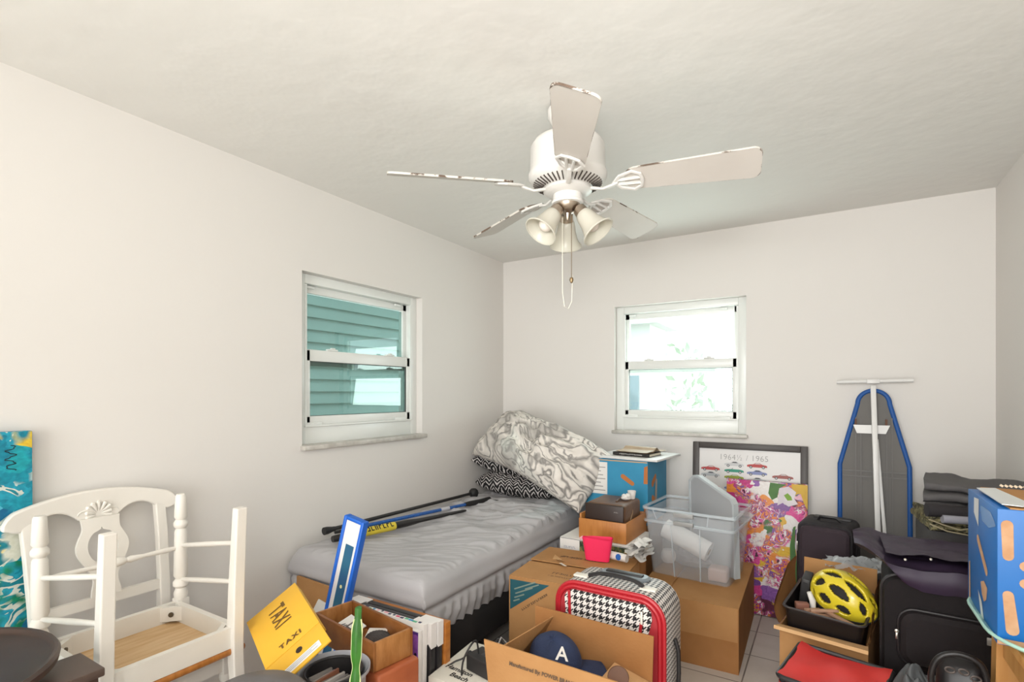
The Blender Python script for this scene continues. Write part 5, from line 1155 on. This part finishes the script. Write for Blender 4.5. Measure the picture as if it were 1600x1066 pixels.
# ---------------------------------------------------------------- carton with black tray and yellow helmet
t = thing('cardboard_box', 'open brown box with raised flaps holding a black tray and the yellow helmet', 'cardboard box', (0.008, 2.56, 0), math.radians(-9))
w_, d_, h_ = 0.30, 0.40, 0.415
hollow(MB(), w_, d_, 0, h_, 0.005).build('body', m_card, t)
MB().wedge([(-w_/2, -d_/2, h_), (w_/2, -d_/2, h_), (w_/2, -d_/2+0.005, h_), (-w_/2, -d_/2+0.005, h_), (-w_/2-0.012, -d_/2-0.045, h_-0.005), (w_/2+0.005, -d_/2-0.045, h_-0.010), (w_/2+0.005, -d_/2-0.040, h_+0.002), (-w_/2-0.012, -d_/2-0.040, h_+0.007)]).build('flap', m_cardl, t)
b = MB().grid(lambda u, v: (-w_/2-0.005-0.012*math.sin(v*PI)-0.012*v, -d_/2+0.01+(d_-0.04)*u, h_+0.19*v*(0.55+0.45*min(1, u*1.8))), 12, 8); b.grid(lambda u, v: (-w_/2-0.001-0.012*math.sin(v*PI)-0.012*v, -d_/2+0.01+(d_-0.04)*u, h_+0.19*v*(0.55+0.45*min(1, u*1.8))), 12, 8)
b.build('flap', m_card2, t)
MB().box((0, d_/2+0.004, h_+0.09), (w_-0.02, 0.005, 0.18), rot=(math.radians(-5), 0, 0)).build('flap', m_card, t)
b = MB().grid(lambda u, v: (w_/2-0.003+0.012*v+0.004*math.sin(v*PI), -d_/2+0.01+(d_-0.06)*u, h_+0.16*v*(0.25+0.75*min(1, u*2.2))), 12, 8); b.grid(lambda u, v: (w_/2-0.007+0.012*v+0.004*math.sin(v*PI), -d_/2+0.01+(d_-0.06)*u, h_+0.16*v*(0.25+0.75*min(1, u*2.2))), 12, 8)
b.build('flap', m_card, t)
m_tray = mat('black_tray_plastic', '#171314', 0.35)
t = thing('plastic_tray', 'deep black plastic tray tilted in the open brown box under the helmet', 'tray', (0.0, 2.54, 0.315), rot=(math.radians(3), math.radians(2), math.radians(-9)))
b = MB(); shell(b, [(0.235, 0.27, 0.0, 0.02), (0.272, 0.345, 0.185, 0.025), (0.284, 0.357, 0.186, 0.027), (0.284, 0.357, 0.180, 0.027)], caps=(True, False)); shell(b, [(0.266, 0.339, 0.186, 0.025), (0.230, 0.265, 0.006, 0.02)], caps=(False, True)); b.build('tray_body', m_tray, t)
b = MB(); shell(b, [(0.286, 0.359, 0.182, 0.027), (0.290, 0.363, 0.186, 0.027), (0.284, 0.357, 0.190, 0.027), (0.268, 0.341, 0.187, 0.025)]); b.build('rim', mat('grey_black_rim', '#3b3738', 0.35), t)
# odds and ends in the tray
m_wd = mat('pinkish_wood', '#b58d74', 0.6)
R = random.Random(11)
wl = ['pale wooden stick lying lowest in the black tray', 'pale wooden stick crossing over others near the front of the tray', 'pinkish wooden stick pointing at the helmet strap', 'short wooden stick leaning on the tray rim']
for i, (x, y, z, a, L, tl) in enumerate(((-0.03, 2.425, 0.470, 0.5, 0.12, 0.10), (-0.015, 2.435, 0.486, 0.25, 0.10, -0.12), (0.035, 2.405, 0.478, -0.75, 0.12, 0.05), (-0.055, 2.455, 0.474, 0.9, 0.08, 0.12))):
    one(MB().box((0, 0, 0), (L, 0.018, 0.011), bev=0.003).build('wooden_stick', m_wd), wl[i], 'stick', 'wooden sticks in the black tray', loc=(x, y, z), rot=(0, tl, a))
one(MB().box((0, 0, 0), (0.05, 0.03, 0.03), bev=0.004).build('wooden_block', mat('red_brown_block', '#8f5f4e', 0.6)), 'reddish brown small block at the left end of the black tray', 'block', loc=(-0.095, 2.46, 0.480), rot=(0, 0, 0.3))
one(MB().tube([(0, 0, 0), (0.006, 0.0, 0.04), (0.0, 0.004, 0.075)], [0.010, 0.012, 0.009], 12).build('white_tube', m_white), 'small white squeezed tube sticking up from the black tray', 'tube', loc=(-0.055, 2.49, 0.46), rot=(0.1, -0.2, 0))
one(MB().box((0, 0, 0), (0.035, 0.10, 0.13), bev=0.006).box((0.0, -0.052, 0.03), (0.02, 0.004, 0.04), 0).build('black_device', mat('matt_black', '#2b292a', 0.5)), 'black upright device at the far left corner of the tray', 'device', loc=(-0.085, 2.62, 0.50), rot=(0.1, 0.12, -0.1))
one(MB().box((0, 0, 0), (0.10, 0.05, 0.10), bev=0.008).build('black_pouch', m_black), 'soft black pouch behind the helmet in the tray', 'pouch', loc=(-0.01, 2.66, 0.49), rot=(0, 0, 0.1))

# yellow bicycle helmet
m_hy = mat('helmet_yellow', '#dcc62e', 0.3, coat=0.3); m_hb = mat('helmet_black_foam', '#1d1a1b', 0.8)
t = thing('bicycle_helmet', 'bright yellow vented bicycle helmet resting on the black tray', 'helmet', (0.052, 2.53, 0.520), rot=(math.radians(24), math.radians(16), math.radians(-38)))
ha, hb, hc = 0.132, 0.092, 0.110
VENTS = []
for (cx, cy, lx, ly, rot) in ((0.30, 0.0, 0.22, 0.085, 0), (-0.22, 0.0, 0.20, 0.085, 0), (0.62, 0.24, 0.14, 0.07, 0.5), (0.62, -0.24, 0.14, 0.07, -0.5), (0.12, 0.36, 0.20, 0.085, 0.12), (0.12, -0.36, 0.20, 0.085, -0.12), (-0.36, 0.36, 0.17, 0.085, -0.1), (-0.36, -0.36, 0.17, 0.085, 0.1),
                              (0.36, 0.66, 0.16, 0.075, -0.35), (0.36, -0.66, 0.16, 0.075, 0.35), (-0.10, 0.70, 0.17, 0.085, 0.05), (-0.10, -0.70, 0.17, 0.085, -0.05), (-0.52, 0.64, 0.14, 0.075, 0.4), (-0.52, -0.64, 0.14, 0.075, -0.4), (-0.70, 0.0, 0.12, 0.10, 0), (-0.75, 0.30, 0.10, 0.06, 0.6), (-0.75, -0.30, 0.10, 0.06, -0.6), (0.84, 0.0, 0.07, 0.08, 0)):
    VENTS.append((cx, cy, lx, ly, math.cos(rot), math.sin(rot)))
def invent(x, y):
    for cx, cy, lx, ly, c, s_ in VENTS:
        dx, dy = x-cx, y-cy; u, v = (dx*c+dy*s_)/(lx*1.12), (-dx*s_+dy*c)/(ly*1.45)
        if abs(u)**1.6+abs(v)**1.6 < 1: return True
    return False
def hpt(x, y, k=1.0):  # x, y on the unit disc, equal area-ish
    r = math.hypot(x, y); p = r*math.radians(98); q = (math.sin(p)/r if r > 1e-6 else 0)
    xx, yy_ = x*q, y*q; taper = 1-0.10*xx
    return Vector((ha*xx*k, hb*yy_*taper*k, hc*math.cos(p)*k))
b = MB(); N = 84; idx = {}; vs = []; fs_ = []
for j in range(N+1):
    for i in range(N+1):
        x, y = -1+2*i/N, -1+2*j/N
        # square to disc
        dx, dy = x*math.sqrt(1-y*y/2), y*math.sqrt(1-x*x/2); idx[i, j] = len(vs); vs.append((hpt(dx, dy), dx, dy))
for j in range(N):
    for i in range(N):
        q = [idx[i, j], idx[i+1, j], idx[i+1, j+1], idx[i, j+1]]
        mx_, my_ = sum(vs[k][1] for k in q)/4, sum(vs[k][2] for k in q)/4
        if not invent(mx_, my_): fs_.append(tuple(q))
b.add([v[0] for v in vs], fs_, 0, True)
o = b.build('shell', m_hy, t); md = o.modifiers.new('shell', 'SOLIDIFY'); md.thickness = 0.014; md.offset = -1
b = MB().grid(lambda u, v: tuple(hpt(v*0.96*math.cos(u*2*PI), v*0.96*math.sin(u*2*PI), 0.87)), 40, 20, cu=True); b.build('liner', m_hb, t)
MB().tube([tuple(hpt(0.99*math.cos(a*PI/24), 0.99*math.sin(a*PI/24), 0.985)) for a in range(48)], 0.006, 8, closed=True).build('lower_trim', m_hb, t)
for s in (-1, 1):
    MB().tube([tuple(hpt(0.3, s*0.95, 0.9)), (0.03, s*0.085, -0.06), (0.0, s*0.05, -0.11)], 0.004, 6, flat=0.4).build('chin_strap', m_blk, t)

# clear plastic bag
t = thing('plastic_bag', 'crumpled clear plastic bag lying between helmet and big black suitcase', 'plastic bag', (0.115, 2.83, 0.555))
b = MB().grid(lambda u, v: ((u-0.5)*0.26+0.02*noise.noise(Vector((u*3, v*3, 1))), (v-0.5)*0.16, 0.035*math.sin(u*PI)*math.sin(v*PI)+0.022*fbm(u*5, v*5, 2, 1.2)+0.02), 40, 24)
b.build('film', plastic('cloudy_film', '#cfd3d6', 0.45, 0.15), t)
t = thing('storage_box', 'black fabric box standing behind the open box, under the clear plastic bag', 'box', (0.145, 2.86, 0))
MB().box((0, 0, 0.27), (0.22, 0.19, 0.54), bev=0.008).build('body', m_black, t); MB().box((0, 0, 0.5445), (0.224, 0.194, 0.008), bev=0.002).build('lid', mat('black_fabric_lid', '#2a2728', 0.8), t)

# ---------------------------------------------------------------- red insulated bag
m_rbag = mat('bright_red_nylon', '#d6322f', 0.5, var=0.10, vscale=7); m_sil = mat('grey_lining', '#8f9297', 0.4)
t = thing('cooler_bag', 'red insulated bag with black zipper edging in front of the helmet box', 'bag', (0.018, 2.12, 0), math.radians(-14))
w_, d_, h_ = 0.29, 0.27, 0.388
def sag(x, y): return h_+0.020*(y/d_+0.5)-0.014*math.cos(x/w_*3)+0.010*noise.noise(Vector((x*9, y*9, 3)))
b = MB(); shell(b, [(w_-0.03, d_-0.03, 0.0, 0.03), (w_-0.01, d_-0.01, 0.02, 0.035), (w_-0.005, d_-0.005, 0.20, 0.035), (w_, d_, 0.355, 0.04)], caps=(True, True)); b.build('body', mat('dark_grey_nylon', '#38363a', 0.7), t)
b = MB(); shell(b, [(w_+0.004, d_+0.004, 0.318, 0.042), (w_+0.006, d_+0.006, 0.356, 0.042)]); b.build('side_band', m_rbag, t)
b = MB().grid(lambda u, v: ((u-0.5)*(w_-0.004), (v-0.5)*(d_-0.004), sag((u-0.5)*w_, (v-0.5)*d_)-0.0), 24, 24); b.grid(lambda u, v: ((u-0.5)*(w_-0.004), (0.5-v)*(d_-0.004), sag((u-0.5)*w_, (0.5-v)*d_)-0.018), 24, 24)
b.build('lid', m_rbag, t)
P = rrect(w_, d_, 0.02, 4); MB().tube([(x, y, sag(x*0.98, y*0.98)-0.008) for x, y in P], 0.0085, 8, closed=True).build('zipper', m_blk, t)
P = [(0.145, -0.02), (0.05, -0.10), (-0.02, -0.132)]
b = MB().strip([(x-0.008, y+0.012, sag(x, y)+0.002) for x, y in P], [(x+0.008, y-0.012, sag(x, y)+0.002) for x, y in P], 0.003, (0, 0, 1)); b.build('strap', m_blk, t)
MB().grid(lambda u, v: (0.075+0.10*u, -0.115+0.075*v, sag(0.1, -0.08)+0.005+0.006*math.sin(u*3)), 8, 8).build('side_flap', m_rbag, t)

# ---------------------------------------------------------------- large black suitcase on the right
m_bs = mat('black_luggage_fabric', '#191415', 0.8, var=0.15, vscale=8, bump=0.15, bscale=180, spec=0.3); m_bsp = mat('black_luggage_pocket', '#1d1718', 0.75, bump=0.12, bscale=180, spec=0.3)
t = thing('suitcase', 'large black fabric suitcase with front pockets in front of the side wall', 'suitcase', (0.425, 2.48, 0), math.radians(-4))
w_, d_, h_ = 0.50, 0.34, 0.70
fb = lambda y=0: FRONT(0, 0, h_/2+0.02)
b = MB(fb()); shell(b, [(w_-0.03, h_-0.07, -d_/2, 0.05), (w_, h_-0.04, -d_/2+0.02, 0.06), (w_, h_-0.04, d_/2-0.03, 0.06), (w_-0.02, h_-0.06, d_/2, 0.05)], caps=(True, True)); b.build('body', m_bs, t)
for (cz, hh_, ww, nm) in ((0.12, 0.20, 0.42, 'upper_pocket'), (-0.13, 0.24, 0.42, 'lower_pocket')):
    b = MB(FRONT(0.012, 0, h_/2+0.02+cz)); shell(b, [(ww, hh_, d_/2-0.002, 0.05), (ww-0.008, hh_-0.008, d_/2+0.022, 0.05), (ww-0.04, hh_-0.04, d_/2+0.034, 0.04)], caps=(False, True)); b.build(nm, m_bsp, t)
    P = rrect(ww+0.002, hh_+0.002, 0.05, 6); MB(FRONT(0.012, 0, h_/2+0.02+cz)).tube([(x, z, d_/2+0.004) for x, z in P], 0.006, 8, closed=True).build('piping', mat('dark_piping', '#1a1516', 0.5), t)
P = rrect(w_-0.004, h_-0.044, 0.058, 6); MB(fb()).tube([(x, z, d_/2-0.03) for x, z in P], 0.008, 8, closed=True).build('piping', mat('dark_piping', '#1a1516'), t)
for (x, z) in ((-0.145, 0.275), (-0.205, 0.50)): MB().box((x, -d_/2-0.042, z), (0.007, 0.004, 0.022), bev=0.001).lathe([(0, 0.003), (0.006, 0.002), (0.007, 0)], 10, mx=MX((x, -d_/2-0.038, z+0.016), (PI/2, 0, 0))).build('zip_pull', m_chr, t)
MB().box((0.055, -d_/2-0.040, 0.545), (0.045, 0.004, 0.026), bev=0.002).build('brand_plate', mat('pale_metal', '#a7a29c'), t)
MB().tube([(-0.10, 0, h_+0.0), (-0.09, 0, h_+0.018), (0.09, 0, h_+0.018), (0.10, 0, h_+0.0)], 0.008, 8).build('carry_handle', m_blk, t)
for x in (-0.2, 0.2):
    for y in (-0.1, 0.1): MB().cyl((x-0.012, y, 0.022), (x+0.012, y, 0.022), 0.022, 0.022, 16).build('wheel', m_blk, t)

# purple garment bag on top
m_pur = mat('plum_nylon', '#35283b', 0.5, var=0.18, vscale=6, spec=0.45)
t = thing('garment_bag', 'plum coloured nylon garment bag folded over the big black suitcase', 'garment bag', (0.40, 2.50, 0.725))
def gtop(u, v):
    x = -0.315+0.64*u; y = -0.19+0.40*v
    z = 0.030+0.030*math.exp(-((u-0.03)/0.10)**2)+0.010*fbm(x*4, y*6, 1, 1.5)+0.010*math.sin(v*6+u*4)*u-0.016*math.exp(-((v-0.0)/0.10)**2)
    if u < 0.12: y = y*(0.35+0.65*u/0.12)+0.02
    return (x, y, z)
b = MB().grid(gtop, 60, 36)
def gfront(u, v):
    x, y, z = gtop(u, 0); return (x+0.09*v*max(0, 1-u*3.2), y-0.006-0.010*math.sin(v*PI), z-v*(0.050+0.030*min(1, u*2.5)))
b.grid(gfront, 60, 10); b.build('folded_cloth', m_pur, t)
b = MB().grid(lambda u, v: (-0.22+0.545*u, -0.20+0.34*v+0.02*math.sin(u*5), 0.047+0.014*math.exp(-((v-0.02)/0.07)**2)+0.008*fbm(u*6, v*4, 7, 1.3)), 50, 24); b.build('upper_fold', m_pur, t)
for x, y, z in ((-0.17, -0.215, 0.048), (-0.10, -0.222, 0.062)): MB().lathe([(0, 0.003), (0.004, 0.0025), (0.005, 0)], 12, mx=MX((x, y, z), (PI/3, 0, 0))).build('snap', m_chr, t)

# stack of blankets behind
t = thing('hamper', 'dark grey fabric hamper in the corner behind the big black suitcase', 'hamper', (0.545, 3.05, 0))
MB().box((0, 0, 0.39), (0.36, 0.40, 0.78), bev=0.03, seg=3).build('body', mat('charcoal_felt', '#4c4a4a', 0.9, bump=0.1, bscale=200), t)
MB().tube([(x, y, 0.77) for x, y in rrect(0.345, 0.385, 0.03, 4)], 0.006, 6, closed=True).build('rim', m_black, t)
def camo():
    m = bpy.data.materials.new('camouflage_cloth'); m.use_nodes = True; tt = NT(m); n = tt.noise(tt.uv(), 16, 3, 0.8)
    tt.link(tt.ramp(n.outputs[0], [(0, '#3a3426'), (0.42, '#6d6546'), (0.50, '#8b835e'), (0.58, '#4c4a38'), (0.66, '#a39a78')], 'CONSTANT'), tt.n['Principled BSDF'].inputs['Base Color']); tt.n['Principled BSDF'].inputs['Roughness'].default_value = 0.9; return m
def folded(name, label, loc, rz, w, d, h, m, folds, seed, cat='blanket'):
    t = thing(name, label, cat, loc, rz)
    for k in range(folds):
        z0 = h*k/folds; hh_ = h/folds
        def f(u, v, z0=z0, hh_=hh_, k=k):
            a = u*2*PI; cx, sx = math.cos(a), math.sin(a)
            yy_ = math.copysign(abs(cx)**0.35, cx)*d/2*(1-0.05*k); zz = z0+hh_/2+math.copysign(abs(sx)**0.8, sx)*hh_/2*1.05
            x = (v-0.5)*w; n_ = fbm(x*7+seed, yy_*7+k, zz*7, 1.2)
            return (x+0.008*n_, yy_+0.016*n_+0.02*math.sin(k*2+seed), zz+0.012*n_)
        b = MB().grid(f, 40, 24, cu=True)
        for vv in (0, 1): P = [f(i/40, vv) for i in range(40)]; b.add(P, [tuple(range(40))], 0)
        b.build('fold', m, t)
    return t
folded('camouflage_jacket', 'olive camouflage cloth squashed between the hamper and the grey blanket', (0.535, 3.00, 0.775), 0.1, 0.36, 0.36, 0.060, camo(), 2, 3, 'cloth')
folded('grey_blanket', 'folded charcoal grey blanket topping the stack in the corner', (0.555, 3.01, 0.850), -0.12, 0.36, 0.36, 0.125, mat('charcoal_blanket', '#5e5b5b', 0.9, var=0.1, vscale=5, bump=0.15, bscale=150), 3, 8)
for i, (x, z, r_) in enumerate(((0.42, 0.865, 0.035), (0.47, 0.835, 0.022))):
    one(MB(MX((0, 0, 0), (math.radians(8), 0, 0.3))).tube([(-0.07, 0, 0), (0.07, -0.01, 0.0)], [r_*0.8, r_*0.7], 14).build('rolled_cloth', mat(('dark_roll', 'pale_roll')[i], ('#2b2729', '#9b9aa3')[i], 0.8)), ('dark rolled cloth sticking out of the grey blanket stack', 'pale lilac grey cloth roll at the front of the blanket stack')[i], 'cloth', loc=(x, 2.815-0.01*i, z))
one(MB().tube([(-0.08, 0, 0.02), (-0.03, -0.012, 0.004), (0.02, -0.012, -0.010), (0.08, -0.006, 0.006)], 0.003, 6).tube([(-0.075, 0, 0.0), (-0.02, -0.014, -0.02), (0.05, -0.01, -0.028)], 0.003, 6).build('cord', mat('khaki_cord', '#a2977a', 0.8)), 'khaki drawstring cord hanging from the camouflage cloth', 'cord', loc=(0.44, 2.80, 0.805))

# ---------------------------------------------------------------- grey bag and black handbag at the lower right
crumple('grey_bag', 'slate grey glossy bag slumped in front of the big black suitcase', (0.240, 2.11, 0.0), 0.088, 0.46, mat('slate_grey_nylon', '#4a4c4d', 0.55, var=0.2, vscale=5), 'bag', 21, 1.0, 0.75, soft=True)
t = thing('handbag', 'black handbag with a curved strap and chrome rings beside the oak stand', 'handbag', (0.330, 1.965, -0.0), math.radians(-14))
b = MB(); shell(b, [(0.11, 0.11, 0.0, 0.03), (0.12, 0.12, 0.05, 0.04), (0.12, 0.11, 0.50, 0.04), (0.115, 0.085, 0.555, 0.035), (0.095, 0.05, 0.585, 0.02), (0.06, 0.02, 0.592, 0.008)], caps=(True, True)); b.build('body', mat('black_leather', '#161213', 0.4), t)
MB().tube(curve([(-0.055, -0.05, 0.46), (-0.064, -0.06, 0.54), (-0.045, -0.06, 0.60), (0.0, -0.05, 0.62), (0.045, -0.04, 0.60), (0.06, -0.03, 0.52)]), 0.008, 10).build('strap', mat('black_leather', '#1f1b1c'), t)
for q in ((-0.022, 0.57), (0.008, 0.575), (0.034, 0.565)): MB(MX((q[0], -0.055, q[1]), (PI/2.3, 0, 0.2))).tube([(0.011*math.cos(a*PI/8), 0.007*math.sin(a*PI/8), 0) for a in range(16)], 0.0025, 6, closed=True).build('ring', mat('dark_metal', '#6d6563', 0.35, 0.8), t)
MB().lathe([(0, 0.005), (0.006, 0.004), (0.008, 0)], 12, mx=MX((-0.050, -0.060, 0.51), (PI/2, 0, 0))).build('stud', m_chr, t)

# ---------------------------------------------------------------- oak stand, mint tray, blue box
m_oak = wood('oak_wood', '#c79458', '#b78144', 4, (8, 8, 1.2)); m_mint = mat('mint_enamel', '#a9d3c4', 0.25)
t = thing('wooden_stand', 'oak plant stand carrying the mint tray at the right wall', 'stand', (0.545, 1.85, 0))
MB().box((0, 0, 0.715), (0.30, 0.34, 0.028), bev=0.004).build('stand_top', m_oak, t)
for (x, y) in ((-0.115, -0.135), (0.115, -0.135), (-0.115, 0.135), (0.115, 0.135)):
    MB().wedge([(x*1.12-0.022, y*1.1-0.022, 0), (x*1.12+0.022, y*1.1-0.022, 0), (x*1.12+0.022, y*1.1+0.022, 0), (x*1.12-0.022, y*1.1+0.022, 0), (x-0.026, y-0.026, 0.701), (x+0.026, y-0.026, 0.701), (x+0.026, y+0.026, 0.701), (x-0.026, y+0.026, 0.701)]).build('leg', m_oak, t)
MB().box((-0.118, 0, 0.655), (0.020, 0.22, 0.07)).build('apron', m_oak, t); MB().box((0, -0.138, 0.655), (0.18, 0.020, 0.07)).build('apron', m_oak, t)
MB().tube([(-0.07, -0.172, 0.690), (-0.02, -0.176, 0.684), (0.03, -0.172, 0.690)], 0.008, 8).build('metal_clasp', m_chr, t)
t = thing('mint_tray', 'mint green enamel tray with a rolled edge under the blue box', 'tray', (0.535, 1.87, 0.7305))
b = MB(); shell(b, [(0.25, 0.34, 0.0, 0.10), (0.33, 0.42, 0.004, 0.13), (0.372, 0.476, 0.020, 0.15), (0.380, 0.484, 0.024, 0.155), (0.372, 0.476, 0.026, 0.15), (0.330, 0.420, 0.010, 0.13), (0.25, 0.34, 0.006, 0.10)], caps=(True, True)); b.build('dish', m_mint, t)
MB().tube([(x, y, 0.024) for x, y in rrect(0.380, 0.484, 0.155, 8)], 0.0045, 8, closed=True).build('rolled_edge', m_mint, t)
m_sb = mat('bright_blue_print', '#0c66b0', 0.45, var=0.06, vscale=5); m_tear = mat('torn_kraft', '#b98a62', 0.8, col2='#c79f7c', vscale=25); m_tp = mat('white_tape', '#d8dcdc', 0.3)
t = thing('cardboard_box', 'bright blue cardboard box with torn brown patches standing on the mint tray', 'cardboard box', (0.5235, 1.882, 0.7385), 0)
w_, d_, h_ = 0.335, 0.315, 0.335
b = MB().box((0, 0, h_/2), (w_, d_, h_), bev=0.002); lf = LEFTF(-w_/2, d_/2, 0); fm = FRONT(-w_/2, -d_/2, 0); L = 0.0009
b.decal([(0.08, h_-0.012), (0.135, h_-0.008), (0.130, h_-0.085), (0.078, h_-0.055)], lf, 2, L)
b.decal([(0.15, h_-0.02), (0.26, h_-0.02), (0.31, h_-0.045), (0.24, h_-0.065), (0.17, h_-0.06)], lf, 3, L)
b.decal(rod(0.125, 0.215, 0.215, 0.150, 0.012, 0.012), lf, 1, L)
b.decal([(0.155, 0.105), (0.19, 0.118), (0.225, 0.108), (0.215, 0.075), (0.19, 0.062), (0.17, 0.075)], lf, 1, L)
b.decal([(0.125, 0.075), (0.165, 0.055), (0.195, 0.004), (0.165, 0.004)], lf, 2, L)
b.decal([(0.02, 0.0), (0.035, 0.0), (0.030, 0.13), (0.018, 0.12)], lf, 1, L)
b.decal(rod(0.018, h_-0.038, 0.020, h_-0.115, 0.0115, 0.0105), fm, 1, L); b.decal(rod(0.020, 0.125, 0.028, 0.040, 0.0105, 0.0125), fm, 1, L)
b.decal(rod(0.052, 0.200, 0.075, 0.212, 0.012, 0.013), fm, 1, L); b.decal(rod(0.052, 0.158, 0.075, 0.146, 0.012, 0.013), fm, 1, L)
b.decal([(0.0, 0.002), (w_, 0.002), (w_, 0.014), (0.0, 0.016)], fm, 1, L); b.decal([(0.052, 0.098), (0.062, 0.104), (0.066, 0.092), (0.058, 0.088)], fm, 4, L)
for k in range(4): b.decal(rod(0.13+0.05*k, 0.24 if k % 2 else 0.12, 0.15+0.05*k, 0.16 if k % 2 else 0.06, 0.011, 0.011), fm, 1, L)
b.build('body', [m_sb, m_tear, m_tp, mat('glossy_blue_tape', '#4d8fd0', 0.12), mat('cyan_print', '#6cc5ec')], t)
MB().box((0.01, -0.005, h_+0.004), (w_-0.03, d_-0.02, 0.005), rot=(math.radians(1.2), 0, 0)).build('flap', m_card, t)
MB().box((0.06, 0.02, h_+0.013), (w_-0.14, d_-0.10, 0.005), rot=(math.radians(1.5), 0, 0)).build('flap', m_cardl, t)
b = MB()
for k in range(26): b.box((-0.10+k*0.010, 0.125, h_+0.020), (0.007, 0.006, 0.006), rot=(0, 0.6, 0))
b.build('corrugated_edge', mat('pale_corrugation', '#dccbb2', 0.8), t, kind='stuff')
MB().prism([(-0.155, 0.12), (-0.11, 0.14), (-0.09, -0.13), (-0.12, -0.15), (-0.155, -0.14)], 0.002, mx=MX((0, 0, h_+0.008))).build('packing_tape', m_tp, t)
